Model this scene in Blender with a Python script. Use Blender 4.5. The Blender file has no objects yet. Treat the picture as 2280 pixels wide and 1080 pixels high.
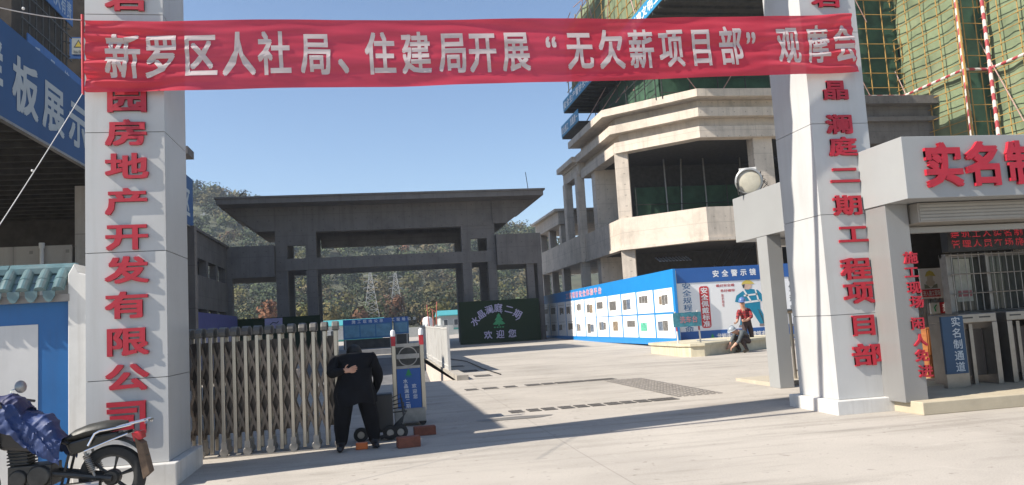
import bpy, bmesh, math, random
from mathutils import Vector, Matrix, noise
SC = bpy.context.scene
COL = SC.collection
R = math.radians
rnd = random.Random(7)

# ------------------------------------------------------------------ camera
PSI, PIT, ROL, FPX, EYE = R(10.3), R(5.87), R(3.4), 1750.0, 1.5
_fh = Vector((math.sin(PSI), math.cos(PSI), 0)); _r0 = Vector((math.cos(PSI), -math.sin(PSI), 0)); _z = Vector((0, 0, 1))
FW = _fh*math.cos(PIT) + _z*math.sin(PIT); _u0 = _z*math.cos(PIT) - _fh*math.sin(PIT)
RT = _r0*math.cos(ROL) - _u0*math.sin(ROL); UP = _u0*math.cos(ROL) + _r0*math.sin(ROL)
CAM = Vector((0, 0, EYE))
cd = bpy.data.cameras.new('camera'); co = bpy.data.objects.new('camera', cd); COL.objects.link(co)
cd.sensor_fit = 'HORIZONTAL'; cd.sensor_width = 36; cd.lens = 36*FPX/2280; cd.clip_start = 0.1; cd.clip_end = 3000
mw = Matrix((RT, UP, -FW)).transposed().to_4x4(); mw.translation = CAM; co.matrix_world = mw
SC.camera = co
# ------------------------------------------------------------------ sky, sun, exposure
SUN = Vector((1.1, 0.226, -1.0)).normalized()
w = bpy.data.worlds.new('World'); SC.world = w; w.use_nodes = True
nt = w.node_tree; bg = nt.nodes['Background']; sky = nt.nodes.new('ShaderNodeTexSky')
sky.sky_type = 'NISHITA'; sky.sun_disc = False; sky.sun_elevation = R(41.7); sky.sun_rotation = R(258.4)
sky.altitude = 300; sky.air_density = 1.0; sky.dust_density = .6; sky.ozone_density = 2.6
nt.links.new(sky.outputs[0], bg.inputs[0]); bg.inputs[1].default_value = 0.1
sl = bpy.data.lights.new('sun', 'SUN'); sl.energy = 5.0; sl.angle = R(0.53); sl.color = (1.0, 0.93, 0.82)
so = bpy.data.objects.new('sun', sl); COL.objects.link(so); so.rotation_euler = SUN.to_track_quat('-Z', 'Y').to_euler(); so.location = (-30, -20, 60)
SC.view_settings.view_transform = 'Standard'; SC.view_settings.look = 'None'; SC.view_settings.gamma = 1; SC.view_settings.exposure = 0.85
SC.cycles.max_bounces = 6; SC.cycles.transparent_max_bounces = 8

# ------------------------------------------------------------------ helpers
def ray(u, v): return FW + RT*((u-1140)/FPX) - UP*((v-540)/FPX)
def PY(u, v, y): d = ray(u, v); return CAM + d*(y/d.y)
def PX(u, v, x): d = ray(u, v); return CAM + d*(x/d.x)
def PZ(u, v, z): d = ray(u, v); return CAM + d*((z-EYE)/d.z)
def gz(y): return 0.0 if y < 9 else 0.0115*(min(y, 60)-9)

class MB:
    def __init__(s): s.v = []; s.f = []; s.m = []
    def add(s, vs, fs, m=0):
        o = len(s.v); s.v += [tuple(p) for p in vs]; s.f += [tuple(i+o for i in f) for f in fs]; s.m += [m]*len(fs); return s
    def box(s, x0, x1, y0, y1, z0, z1, m=0):
        return s.add([(x0,y0,z0),(x1,y0,z0),(x1,y1,z0),(x0,y1,z0),(x0,y0,z1),(x1,y0,z1),(x1,y1,z1),(x0,y1,z1)],
                     [(3,2,1,0),(4,5,6,7),(0,1,5,4),(1,2,6,5),(2,3,7,6),(3,0,4,7)], m)
    def obox(s, c, ax, ay, az, m=0):
        c = Vector(c); ax, ay, az = Vector(ax), Vector(ay), Vector(az)
        P = [c+ax*i+ay*j+az*k for k in (-1,1) for (i,j) in ((-1,-1),(1,-1),(1,1),(-1,1))]
        return s.add(P, [(3,2,1,0),(4,5,6,7),(0,1,5,4),(1,2,6,5),(2,3,7,6),(3,0,4,7)], m)
    def poly(s, pts, m=0): return s.add(pts, [tuple(range(len(pts)))], m)
    def prism(s, pts, axis, a, b, m=0):
        def P(p, t):
            return {'x': (t, p[0], p[1]), 'y': (p[0], t, p[1]), 'z': (p[0], p[1], t)}[axis]
        n = len(pts)
        return s.add([P(p, a) for p in pts]+[P(p, b) for p in pts],
                     [tuple(range(n))[::-1], tuple(range(n, 2*n))]+[(i, (i+1) % n, n+(i+1) % n, n+i) for i in range(n)], m)
    def tube(s, pts, r, n=8, m=0, cap=True):
        pts = [Vector(p) for p in pts]; k = len(pts); rs = r if isinstance(r, (list, tuple)) else [r]*k
        vs = []; prev = None
        for i in range(k):
            t = (pts[min(i+1, k-1)]-pts[max(i-1, 0)]).normalized()
            if prev is None:
                a = t.orthogonal().normalized()
            else:
                a = (prev - t*prev.dot(t)); a = a.normalized() if a.length > 1e-6 else t.orthogonal().normalized()
            prev = a; b = t.cross(a)
            vs += [pts[i]+(a*math.cos(2*math.pi*j/n)+b*math.sin(2*math.pi*j/n))*rs[i] for j in range(n)]
        fs = [(i*n+j, i*n+(j+1) % n, (i+1)*n+(j+1) % n, (i+1)*n+j) for i in range(k-1) for j in range(n)]
        if cap: fs += [tuple(range(n))[::-1], tuple(range((k-1)*n, k*n))]
        return s.add(vs, fs, m)
    def lathe(s, prof, c, axis, n=24, m=0):
        """prof: (r, h) pairs along axis"""
        c = Vector(c); t = Vector(axis).normalized(); a = t.orthogonal().normalized(); b = t.cross(a); k = len(prof)
        vs = [c+t*h+(a*math.cos(2*math.pi*j/n)+b*math.sin(2*math.pi*j/n))*max(r, 1e-4) for (r, h) in prof for j in range(n)]
        return s.add(vs, [(i*n+j, i*n+(j+1) % n, (i+1)*n+(j+1) % n, (i+1)*n+j) for i in range(k-1) for j in range(n)], m)
    def ball(s, c, r, n=10, m=0, sc=(1,1,1)):
        c = Vector(c); k = n//2+1; vs = []
        for i in range(k+1):
            th = math.pi*i/k
            for j in range(n):
                ph = 2*math.pi*j/n
                vs.append(c+Vector((r*sc[0]*math.sin(th)*math.cos(ph), r*sc[1]*math.sin(th)*math.sin(ph), r*sc[2]*math.cos(th))))
        return s.add(vs, [(i*n+j, (i+1)*n+j, (i+1)*n+(j+1) % n, i*n+(j+1) % n) for i in range(k) for j in range(n)], m)
    def ring(s, outer, inner, z0, z1, m=0):
        """closed or open band between two plan polylines of equal length"""
        n = len(outer)
        vs = [(p[0],p[1],z0) for p in outer]+[(p[0],p[1],z1) for p in outer]+[(p[0],p[1],z0) for p in inner]+[(p[0],p[1],z1) for p in inner]
        fs = []
        for i in range(n-1):
            j = i+1
            fs += [(i,j,n+j,n+i), (2*n+j,2*n+i,3*n+i,3*n+j), (n+i,n+j,3*n+j,3*n+i), (j,i,2*n+i,2*n+j)]
        fs += [(0,n,3*n,2*n), (n-1,3*n-1,4*n-1,2*n-1)]
        return s.add(vs, fs, m)
    def build(s, name, mats, parent=None, smooth=False, bevel=0, fix=True):
        me = bpy.data.meshes.new(name); me.from_pydata(s.v, [], s.f)
        for mt in (mats if isinstance(mats, (list, tuple)) else [mats]): me.materials.append(mt)
        me.polygons.foreach_set('material_index', s.m)
        if fix:
            b = bmesh.new(); b.from_mesh(me); bmesh.ops.recalc_face_normals(b, faces=b.faces); b.to_mesh(me); b.free()
        if smooth:
            me.polygons.foreach_set('use_smooth', [True]*len(me.polygons))
        me.update()
        o = bpy.data.objects.new(name, me); COL.objects.link(o)
        if parent is not None: adopt(o, parent)
        if bevel:
            bv = o.modifiers.new('bevel', 'BEVEL'); bv.width = bevel; bv.segments = 2; bv.limit_method = 'ANGLE'; bv.angle_limit = R(50)
        if smooth:
            try:
                me.set_sharp_from_angle(angle=R(40))
            except Exception: pass
        return o

def wpos(o):
    p = Vector(o.location); q = o.parent
    while q is not None: p += Vector(q.location); q = q.parent
    return p
def adopt(o, parent):
    o.parent = parent; o.matrix_parent_inverse = Matrix.Identity(4)
    o.location = -wpos_chain(parent)
def wpos_chain(p):
    t = Vector((0,0,0))
    while p is not None: t += Vector(p.location); p = p.parent
    return t
def tag(o, label=None, cat=None, group=None, kind=None):
    if label: o['label'] = label
    if cat: o['category'] = cat
    if group: o['group'] = group
    if kind: o['kind'] = kind
    return o
def thing(name, loc, label, cat, group=None):
    o = bpy.data.objects.new(name, None); COL.objects.link(o); o.location = loc; o.empty_display_size = 0.2
    return tag(o, label, cat, group)
def dup(o, dloc, label=None, parent=None):
    c = o.copy(); COL.objects.link(c)
    if parent is not None: c.parent = parent
    else: c.location = Vector(o.location)+Vector(dloc)
    if label: c['label'] = label
    for ch in list(o.children): dup(ch, (0,0,0), None, c)
    return c

# ------------------------------------------------------------------ materials
def ramp(nt, fac, stops):
    r = nt.nodes.new('ShaderNodeValToRGB'); e = r.color_ramp.elements
    while len(e) < len(stops): e.new(0.5)
    for i, (p, c) in enumerate(stops): e[i].position = p; e[i].color = (*c, 1) if len(c) == 3 else c
    nt.links.new(fac, r.inputs[0]); return r.outputs[0]
def nz(nt, vec, scale, detail=4, rough=.55, dist=0):
    n = nt.nodes.new('ShaderNodeTexNoise'); n.inputs['Scale'].default_value = scale; n.inputs['Detail'].default_value = detail
    n.inputs['Roughness'].default_value = rough; n.inputs['Distortion'].default_value = dist
    nt.links.new(vec, n.inputs['Vector']); return n.outputs['Fac']
def mixc(nt, fac, a, b, mode='MIX'):
    m = nt.nodes.new('ShaderNodeMix'); m.data_type = 'RGBA'; m.blend_type = mode
    for sock, val in ((m.inputs[0], fac), (m.inputs[6], a), (m.inputs[7], b)):
        if hasattr(val, 'is_linked') or hasattr(val, 'links'): nt.links.new(val, sock)
        elif isinstance(val, (int, float)): sock.default_value = val
        else: sock.default_value = (*val[:3], 1)
    return m.outputs[2]
def math_(nt, op, a, b=0.0):
    m = nt.nodes.new('ShaderNodeMath'); m.operation = op
    for i, val in enumerate((a, b)):
        if hasattr(val, 'links'): nt.links.new(val, m.inputs[i])
        else: m.inputs[i].default_value = val
    return m.outputs[0]
def mapping(nt, vec, scale=(1,1,1), rot=(0,0,0), loc=(0,0,0)):
    m = nt.nodes.new('ShaderNodeMapping'); m.inputs['Scale'].default_value = scale; m.inputs['Rotation'].default_value = rot
    m.inputs['Location'].default_value = loc; nt.links.new(vec, m.inputs['Vector']); return m.outputs[0]
def base(name):
    m = bpy.data.materials.new(name); m.use_nodes = True; nt = m.node_tree; b = nt.nodes['Principled BSDF']
    tc = nt.nodes.new('ShaderNodeTexCoord'); return m, nt, b, tc.outputs['Object']
def bump(nt, b, h, strength=.3, dist=.01):
    n = nt.nodes.new('ShaderNodeBump'); n.inputs['Strength'].default_value = strength; n.inputs['Distance'].default_value = dist
    nt.links.new(h, n.inputs['Height']); nt.links.new(n.outputs[0], b.inputs['Normal'])
def M(name, col, rough=.6, metal=0, var=.12, scale=4, bmp=0, bscale=30, spec=.5, streak=0, dirt=None, dirtamt=.0, dscale=1.5, stretch=(1,1,1)):
    m, nt, b, vec = base(name)
    if stretch != (1,1,1): vec = mapping(nt, vec, stretch)
    lo = tuple(max(0, c*(1-var)) for c in col); hi = tuple(min(1, c*(1+var)) for c in col)
    c = ramp(nt, nz(nt, vec, scale, 6, .6), [(.3, lo), (.7, hi)])
    if streak:
        sv = mapping(nt, vec, (5, 5, .35)); c = mixc(nt, math_(nt, 'MULTIPLY', ramp(nt, nz(nt, sv, 1.6, 5), [(.52, (0,0,0)), (.75, (1,1,1))]), streak), c, dirt or tuple(x*.45 for x in col))
    if dirtamt:
        f = ramp(nt, nz(nt, vec, dscale, 8, .65, .4), [(.5, (0,0,0)), (.72, (1,1,1))])
        c = mixc(nt, math_(nt, 'MULTIPLY', f, dirtamt), c, dirt or tuple(x*.4 for x in col))
    nt.links.new(c, b.inputs['Base Color']); b.inputs['Roughness'].default_value = rough; b.inputs['Metallic'].default_value = metal
    b.inputs['Specular IOR Level'].default_value = spec
    if bmp: bump(nt, b, nz(nt, vec, bscale, 5), bmp)
    return m
def concrete(name, col, joint=True, dark=.5):
    m, nt, b, vec = base(name)
    c = ramp(nt, nz(nt, vec, .9, 8, .65, .3), [(.25, tuple(x*.72 for x in col)), (.5, col), (.75, tuple(min(1, x*1.15) for x in col))])
    f = ramp(nt, nz(nt, mapping(nt, vec, (3, 3, .25)), 1.2, 6, .6), [(.5, (0,0,0)), (.74, (1,1,1))])
    c = mixc(nt, math_(nt, 'MULTIPLY', f, .45), c, tuple(x*.5 for x in col))
    sp = ramp(nt, nz(nt, vec, 14, 6, .7), [(.62, (0,0,0)), (.7, (1,1,1))])
    c = mixc(nt, math_(nt, 'MULTIPLY', sp, .3), c, tuple(x*.55 for x in col))
    if joint:
        lz = nt.nodes.new('ShaderNodeSeparateXYZ'); nt.links.new(vec, lz.inputs[0])
        fr = math_(nt, 'FRACT', math_(nt, 'MULTIPLY', lz.outputs[2], .82)); fx = math_(nt, 'FRACT', math_(nt, 'MULTIPLY', math_(nt, 'ADD', lz.outputs[0], lz.outputs[1]), .53))
        j = math_(nt, 'MAXIMUM', math_(nt, 'LESS_THAN', fr, .02), math_(nt, 'LESS_THAN', fx, .012))
        c = mixc(nt, math_(nt, 'MULTIPLY', j, .42), c, tuple(x*.4 for x in col))
        dz = math_(nt, 'ABSOLUTE', math_(nt, 'SUBTRACT', math_(nt, 'FRACT', math_(nt, 'MULTIPLY', lz.outputs[2], 1.64)), .5)); dx = math_(nt, 'ABSOLUTE', math_(nt, 'SUBTRACT', math_(nt, 'FRACT', math_(nt, 'MULTIPLY', math_(nt, 'ADD', lz.outputs[0], lz.outputs[1]), 1.59)), .5))
        c = mixc(nt, math_(nt, 'MULTIPLY', math_(nt, 'MULTIPLY', math_(nt, 'LESS_THAN', dz, .05), math_(nt, 'LESS_THAN', dx, .05)), .5), c, tuple(x*.3 for x in col))
    nt.links.new(c, b.inputs['Base Color']); b.inputs['Roughness'].default_value = .88; b.inputs['Specular IOR Level'].default_value = .25
    bump(nt, b, nz(nt, vec, 6, 8, .7), .35, .03)
    return m
def emit(name, col, s):
    m, nt, b, vec = base(name); b.inputs['Base Color'].default_value = (0.02,0.02,0.02,1)
    b.inputs['Emission Color'].default_value = (*col, 1); b.inputs['Emission Strength'].default_value = s; return m

def ground_mat():
    m, nt, b, vec = base('concrete_ground')
    col = (.415, .378, .333)
    c = ramp(nt, nz(nt, vec, .35, 8, .62, .6), [(.3, tuple(x*.84 for x in col)), (.52, col), (.72, tuple(x*1.1 for x in col))])
    f = ramp(nt, nz(nt, mapping(nt, vec, (.5, 1.6, 1), (0,0,.25)), 1.3, 8, .68, .5), [(.52, (0,0,0)), (.72, (1,1,1))])
    c = mixc(nt, math_(nt, 'MULTIPLY', f, .38), c, (.27, .245, .21))
    g = ramp(nt, nz(nt, vec, 60, 4, .7), [(.35, (.86,.86,.86)), (.65, (1.08,1.08,1.08))]); c = mixc(nt, 1.0, c, g, 'MULTIPLY')
    s = ramp(nt, nz(nt, vec, 9, 3, .5, .2), [(.66, (0,0,0)), (.71, (1,1,1))]); c = mixc(nt, math_(nt, 'MULTIPLY', s, .55), c, (.17,.15,.13))
    # saw-cut joints
    sx = nt.nodes.new('ShaderNodeSeparateXYZ'); nt.links.new(vec, sx.inputs[0])
    jx = math_(nt, 'LESS_THAN', math_(nt, 'FRACT', math_(nt, 'MULTIPLY', math_(nt, 'ADD', sx.outputs[0], 2.75), .2)), .0022)
    jy = math_(nt, 'LESS_THAN', math_(nt, 'FRACT', math_(nt, 'MULTIPLY', math_(nt, 'ADD', sx.outputs[1], 1.0), .1667)), .002)
    c = mixc(nt, math_(nt, 'MULTIPLY', math_(nt, 'MAXIMUM', jx, jy), .45), c, (.12,.11,.1))
    # dark tyre arcs and dried mud
    for ang, sc, lo, am in ((.32, .9, .53, .42), (-.9, .5, .54, .36), (1.25, .7, .54, .38)):
        tv = mapping(nt, vec, (.12, sc*2.4, 1), (0, 0, ang)); tf = ramp(nt, nz(nt, tv, 1.5, 6, .62, .25), [(lo, (0,0,0)), (lo+.1, (1,1,1))])
        brk = ramp(nt, nz(nt, vec, .5, 3), [(.38, (0,0,0)), (.58, (1,1,1))]); c = mixc(nt, math_(nt, 'MULTIPLY', math_(nt, 'MULTIPLY', tf, brk), am), c, (.20,.18,.155))
    pz_ = ramp(nt, nz(nt, vec, 2.2, 9, .72, 1.2), [(.58, (0,0,0)), (.66, (1,1,1))]); c = mixc(nt, math_(nt, 'MULTIPLY', pz_, .2), c, (.55,.51,.46))
    nt.links.new(c, b.inputs['Base Color']); b.inputs['Roughness'].default_value = .82; b.inputs['Specular IOR Level'].default_value = .3
    bump(nt, b, nz(nt, vec, 30, 6, .7), .25, .008)
    return m

WHITE = M('white_composite_panel', (.45,.45,.445), .42, var=.06, scale=1.2, streak=.30, dirt=(.34,.32,.29), dirtamt=.12, dscale=.8, bmp=.04, bscale=2.2)
WHITE2 = M('white_paint', (.56,.55,.53), .5, var=.08, scale=3, streak=.45, dirt=(.32,.29,.25), dirtamt=.3, dscale=2.5)
SEAM = M('dark_seam', (.12,.12,.12), .8)
RED = M('red_letter_paint', (.38,.012,.028), .5, var=.1, scale=5)
REDM = M('red_paint', (.5,.03,.04), .5)
STEEL = M('stainless_steel', (.42,.385,.335), .3, 1.0, var=.08, scale=8, stretch=(1,1,.05))
STEELD = M('dull_steel', (.30,.285,.27), .45, .9, var=.15, scale=10)
DSTEEL = M('dark_steel', (.06,.058,.055), .5, .6, var=.3, scale=10)
BLACK = M('black_plastic', (.018,.018,.02), .45, var=.2)
RUBBER = M('rubber', (.022,.022,.022), .85, var=.25, scale=20, bmp=.3)
CHROME = M('chrome', (.75,.75,.76), .12, 1.0, var=.03)
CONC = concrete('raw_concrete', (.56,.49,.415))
CONCD = concrete('raw_concrete_shaded', (.16,.147,.14))  # same raw concrete, with shade darkened into the colour for unlit parts
CONCW = concrete('concrete_old_wall', (.36,.33,.29))
BLUE = M('blue_sheet', (.012,.115,.36), .5, var=.08, scale=2)
BLUEB = M('blue_board_bright', (.01,.21,.55), .4, var=.05, scale=1.2, streak=.12, dirt=(.05,.15,.35))
BLUED = M('blue_board_deep', (.02,.10,.33), .45, var=.06, scale=1.5)
PAPER = M('white_print', (.78,.78,.78), .5, var=.02)
PRINTD = M('dark_print', (.06,.07,.08), .6)
GRASSP = M('artificial_turf', (.009,.024,.008), .95, var=.5, scale=60, bmp=.8, bscale=90)
GREENL = M('green_logo', (.02,.25,.09), .5)
YEL = M('yellow_paint', (.36,.215,.055), .6, var=.2, scale=6, dirtamt=.4, dirt=(.25,.13,.04), dscale=4)
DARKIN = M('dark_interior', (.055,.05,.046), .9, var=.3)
GROUND = ground_mat()

# ------------------------------------------------------------------ glyphs (Blender's own built-in interface font)
_G = {}
def glyph(ch, weight):
    k = (ch, weight)
    if k not in _G:
        cu = bpy.data.curves.new('glyph', 'FONT'); cu.body = ch; cu.size = 1; cu.offset = weight; cu.resolution_u = 2
        o = bpy.data.objects.new('glyph', cu); COL.objects.link(o)
        me = bpy.data.meshes.new_from_object(o.evaluated_get(bpy.context.evaluated_depsgraph_get()))
        b = bmesh.new(); b.from_mesh(me); bmesh.ops.remove_doubles(b, verts=b.verts, dist=1e-5); b.verts.index_update()
        V = [(v.co.x, v.co.y) for v in b.verts]; F = []
        for f in b.faces:
            idx = [v.index for v in f.verts]
            if f.normal.z < 0: idx.reverse()
            F.append(tuple(idx))
        from collections import Counter
        cnt = Counter()
        for f in F:
            for i in range(len(f)): cnt[(f[i], f[(i+1) % len(f)])] += 1
        E = [e for e in cnt if (e[1], e[0]) not in cnt]
        b.free(); bpy.data.objects.remove(o); bpy.data.curves.remove(cu); bpy.data.meshes.remove(me)
        _G[k] = (V, F, E)
    return _G[k]
def put_glyph(mb, ch, c, ux, uy, w, h, depth=0, weight=.02, lift=.004, m=0, rot=0, warp=None, fine=0):
    """glyph centred at c; ux, uy unit vectors of the writing plane; w, h the em cell; heavy strokes come from shifted copies"""
    off = 0; e = weight*.8
    V, F, E = glyph(ch, off)
    if fine: V, F = subdiv(V, F, fine)
    c = Vector(c); ux = Vector(ux); uy = Vector(uy); un = ux.cross(uy)
    if rot:
        a, b = ux*math.cos(rot)+uy*math.sin(rot), uy*math.cos(rot)-ux*math.sin(rot); ux, uy = a, b
    for k, (dx, dy) in enumerate(((0,0),(-e,-e),(e,e),(-e,e),(e,-e)) if e > .006 else ((0,0),)):
        P = [c+ux*((x-.5+dx)*w)+uy*((y-.38+dy)*h)+un*lift for x, y in V]; dk = un*(.0006*k if depth else .0005*k)
        if warp: mb.add([warp(p)+un*.0005*k for p in P], F, m); continue
        if depth:
            n = len(P); mb.add([p+un*depth+dk for p in P]+P, list(F)+[(e_[0]+n, e_[1]+n, e_[1], e_[0]) for e_ in E], m)
        else: mb.add([p+dk for p in P], F, m)
def subdiv(V, F, L):
    b = bmesh.new(); vs = [b.verts.new((x, y, 0)) for x, y in V]
    for f in F:
        try: b.faces.new([vs[i] for i in f])
        except ValueError: pass
    for _ in range(4):
        ed = [e for e in b.edges if e.calc_length() > L]
        if not ed: break
        bmesh.ops.subdivide_edges(b, edges=ed, cuts=1); bmesh.ops.triangulate(b, faces=[f for f in b.faces if len(f.verts) > 3])
    b.verts.index_update(); r = [(v.co.x, v.co.y) for v in b.verts], [tuple(v.index for v in f.verts) for f in b.faces]; b.free(); return r
def put_text(mb, s, c, ux, uy, w, h, pitch=None, vertical=False, **kw):
    """a row (or column) of glyphs centred at c"""
    p = pitch or (h if vertical else w); n = len(s); c = Vector(c); ux = Vector(ux); uy = Vector(uy)
    for i, ch in enumerate(s):
        t = (i-(n-1)/2)*p
        if ch != ' ': put_glyph(mb, ch, c+(-uy*t if vertical else ux*t), ux, uy, w, h, **kw)
XV, YV, ZV = Vector((1,0,0)), Vector((0,1,0)), Vector((0,0,1))
def GR(u, v):
    p = PZ(u, v, 0)
    if 0 < p.y <= 9: return p
    d = ray(u, v); S = .0115
    return CAM + d*((-9*S-EYE)/(d.z-S*d.y))
# ------------------------------------------------------------------ ground and ramp
HX0, HX1, HY0, HY1 = -2.9, 2.05, 20.6, 36.0
xs = [-900, -120, -40, -14, HX0, HX1, 14, 40, 120, 900]; ys = [-80, -10, 0, 9, HY0, HY1, 60, 130, 1500]
g = MB(); idx = {}
for j, y in enumerate(ys):
    for i, x in enumerate(xs): idx[i, j] = len(g.v); g.v.append((x, y, gz(y)))
for j in range(len(ys)-1):
    for i in range(len(xs)-1):
        if xs[i] == HX0 and ys[j] == HY0: continue
        g.f.append((idx[i,j], idx[i+1,j], idx[i+1,j+1], idx[i,j+1])); g.m.append(0)
tag(g.build('ground', GROUND, fix=False), kind='structure')
PINKW = M('ramp_wall_render', (.55,.47,.41), .8, var=.08, scale=2, streak=.3)
ra = MB()
z0, z1 = gz(HY0), gz(HY1); zb = -1.9
ra.poly([(HX0,HY0,zb),(HX1,HY0,zb),(HX1,HY1,z1),(HX0,HY1,z1)], 0)
ra.poly([(HX1,HY0,zb),(HX1,HY0,z0),(HX1,HY1,z1)], 1); ra.poly([(HX0,HY0,zb),(HX0,HY0,z0),(HX0,HY1,z1)], 1)
ra.poly([(HX0,HY0,zb),(HX1,HY0,zb),(HX1,HY0,z0),(HX0,HY0,z0)], 1)
tag(ra.build('ramp', [M('ramp_asphalt', (.12,.12,.125), .8, var=.25, scale=1.5, bmp=.2), PINKW]), kind='structure')

# ramp railing of white sheet panels
rl = thing('ramp_railing', (2.12, 23, gz(23)), 'white ribbed sheet railing along the basement ramp, lit by the sun', 'railing')
ya = 22.9
for k in range(6):
    yb = ya+2.15; mb = MB(); za, zb2 = gz(ya), gz(yb)
    n = 14
    for q in range(n):
        t0, t1 = q/n, (q+1)/n; x = 2.11+(.012 if q % 2 else 0)
        y0, y1 = ya+(yb-ya)*t0, ya+(yb-ya)*t1
        mb.box(x-.012, x+.012, y0, y1-.004, gz(y0)+.06, gz(y0)+1.3)
    mb.box(2.09, 2.15, ya, yb-.01, za+1.3, za+1.345); mb.box(2.092, 2.148, ya, yb-.01, za+.2, za+.24)
    mb.build('panel', WHITE2, rl)
    MB().box(2.085, 2.155, ya-.035, ya+.03, za-.0, za+1.4).build('post', WHITE2, rl)
    ya = yb
kb = MB().box(HX1, 2.35, 20.3, 36, .08, .26).build('kerb_stone', CONCW); tag(kb, 'low concrete kerb under the white ramp railing', 'kerb')

# drain covers let into the drive
GRATE = M('cast_iron_grate', (.10,.092,.085), .7, .3, var=.35, scale=20, bmp=.5)
def cover(p, w, d, ang, label):
    mb = MB(); c = Vector(p); a = Vector((math.cos(ang), math.sin(ang), 0)); b = Vector((-a.y, a.x, .0115))
    n = max(4, int(w/.06)); z = Vector((0,0,1))
    for q in range(n):
        mb.obox(c+a*((q+.5)/n-.5)*w+z*.004, a*(w/n*.33), b*d/2, z*.005)
    for s in (-1, 1): mb.obox(c+b*s*(d/2)+z*.0045, a*w/2, b*.018, z*.0058)
    mb.obox(c+z*.0015, a*w/2, b*d/2, z*.001)
    o = mb.build('drain_cover', GRATE); return tag(o, label, 'drain cover', 'drain covers in the drive')
def cover_row(u0, v0, u1, v1, gaps, d, names):
    A, B = GR(u0, v0), GR(u1, v1); ang = math.atan2(B.y-A.y, B.x-A.x)
    for i, (t, wd) in enumerate(gaps): cover(A.lerp(B, t), wd*.68, d, ang, names)
cover_row(1150, 917, 1520, 886, [(.0,.33),(.1,.3),(.19,.33),(.29,.33),(.38,.3),(.47,.33),(.57,.36),(.66,.3),(.75,.33),(.84,.33),(.92,.33)], .28, 'dark slotted cover in the front drain row across the drive')
cover_row(1050, 868, 1385, 842, [(.0,.4),(.12,.5),(.25,.4),(.4,.5),(.5,.4),(.6,.5),(.7,.45),(.8,.5),(.9,.5)], .3, 'grey slotted cover in the rear drain row across the drive')
for u, v, wd in ((1018,816,.42),(1045,826,.5),(1075,837,.45)): cover(GR(u, v), wd, .55, 0, 'square dark cover beside the end of the ramp railing')
A, B = GR(1385, 845), GR(1560, 880)
mb = MB(); ax = (B-A); L = ax.length; ax.normalize(); bx = Vector((-ax.y, ax.x, .0))
for i in range(26):
    for j in range(7):
        c = A.lerp(B, (i+.5)/26)+bx*(j-3)*.13; mb.obox(c+ZV*.004, ax*(L/26*.33), bx*.045, ZV*.006)
tag(mb.build('drain_grate', M('grey_grate', (.22,.20,.18), .8, var=.3, scale=9)), 'pale slotted grate strip linking the two drain rows', 'drain grate')
mb = MB(); mb.tube([GR(1002,800)+ZV*.02, GR(1040,806)+ZV*.02, GR(1075,822)+ZV*.02, GR(1115,835)+ZV*.02], .018, 6)
tag(mb.build('hose', BLACK), 'thin black hose lying across the drive', 'hose')
# stain where water ran over the concrete
mb = MB(); pts = []
for k in range(26):
    a = 2*math.pi*k/26; r = 1+.28*noise.noise(Vector((math.cos(a)*1.7, math.sin(a)*1.7, 3)))
    p = GR(1145, 931); pts.append((p.x+math.cos(a)*.62*r, p.y+math.sin(a)*.17*r, gz(p.y)+.0042))
mb.poly(pts)
tag(mb.build('wet_patch', M('wet_concrete', (.17,.155,.135), .45, var=.2)), kind='structure')

# ------------------------------------------------------------------ gate pillars
def pillar(label, x0, x1, y0, y1, H, pl, seams, chars, uw, uh):
    t = thing('gate_pillar', ((x0+x1)/2, (y0+y1)/2, 0), label, 'pillar', 'gate pillars')
    zs = [pl[4]]+[s for s in seams]+[H]; sh = MB()
    for a, b in zip(zs[:-1], zs[1:]): sh.box(x0, x1, y0, y1, a+.004, b-.004)
    sh.box(x0+.012, x1-.012, y0+.012, y1-.012, pl[4]-.02, H-.02, 1)
    sh.build('shaft', [WHITE, SEAM], t)
    MB().box(pl[0], pl[1], pl[2], pl[3], 0, pl[4]).build('plinth', WHITE2, t, bevel=.012)
    for ch, u, v, sw, shh in chars:
        p = PY(u, v, y0); mb = MB(); put_glyph(mb, ch, p, XV, ZV, uw*sw, uh*shh, depth=.032, weight=.034, lift=0)
        mb.build('raised_character', RED, t)
    return t
LC = [('岩',283,-2,1,1)]+[(c, 284, v, 1, s) for c, v, s in (('园',222,1),('房',296,1),('地',371,1),('产',449,1),('开',527,1),('发',601,1),('有',679,1),('限',760,1.05),('公',840,1),('司',930,1.35))]
pillar('white gate pillar with red raised characters behind the parked motorcycle', -3.02, -2.2, 9.1, 10.12, 9.9, (-3.12,-2.1,8.99,10.3,.25), [1.15,2.52,3.85,5.2,6.6,8.2], LC, .455, .30)
RC = [('岩',1838,-4,1,1),('晶',1858,201,.92,1),('澜',1867,277,.92,1),('庭',1875,327,.95,.95),('二',1879,390,1,.95),('期',1886,457,.98,1),('工',1898,521,1,.95),('程',1904,598,1,1.08),('项',1911,651,1,1.08),('目',1921,723,.95,1.05),('部',1931,789,1.05,1.05)]
rp = pillar('white gate pillar with red raised characters and a sunlit left side', 6.2, 7.08, 9.95, 10.95, 9.9, (6.1,7.2,9.84,11.1,.2), [1.35,2.75,4.05,5.4,6.8,8.3], RC, .47, .295)
cb = MB()
for k in range(6): cb.box(-2.2+k*1.4, -2.2+(k+1)*1.4-.006, 9.55+.1*k, 9.85+.1*k, 6.75, 9.6)
cb.build('crossbeam', WHITE, rp)

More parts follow.
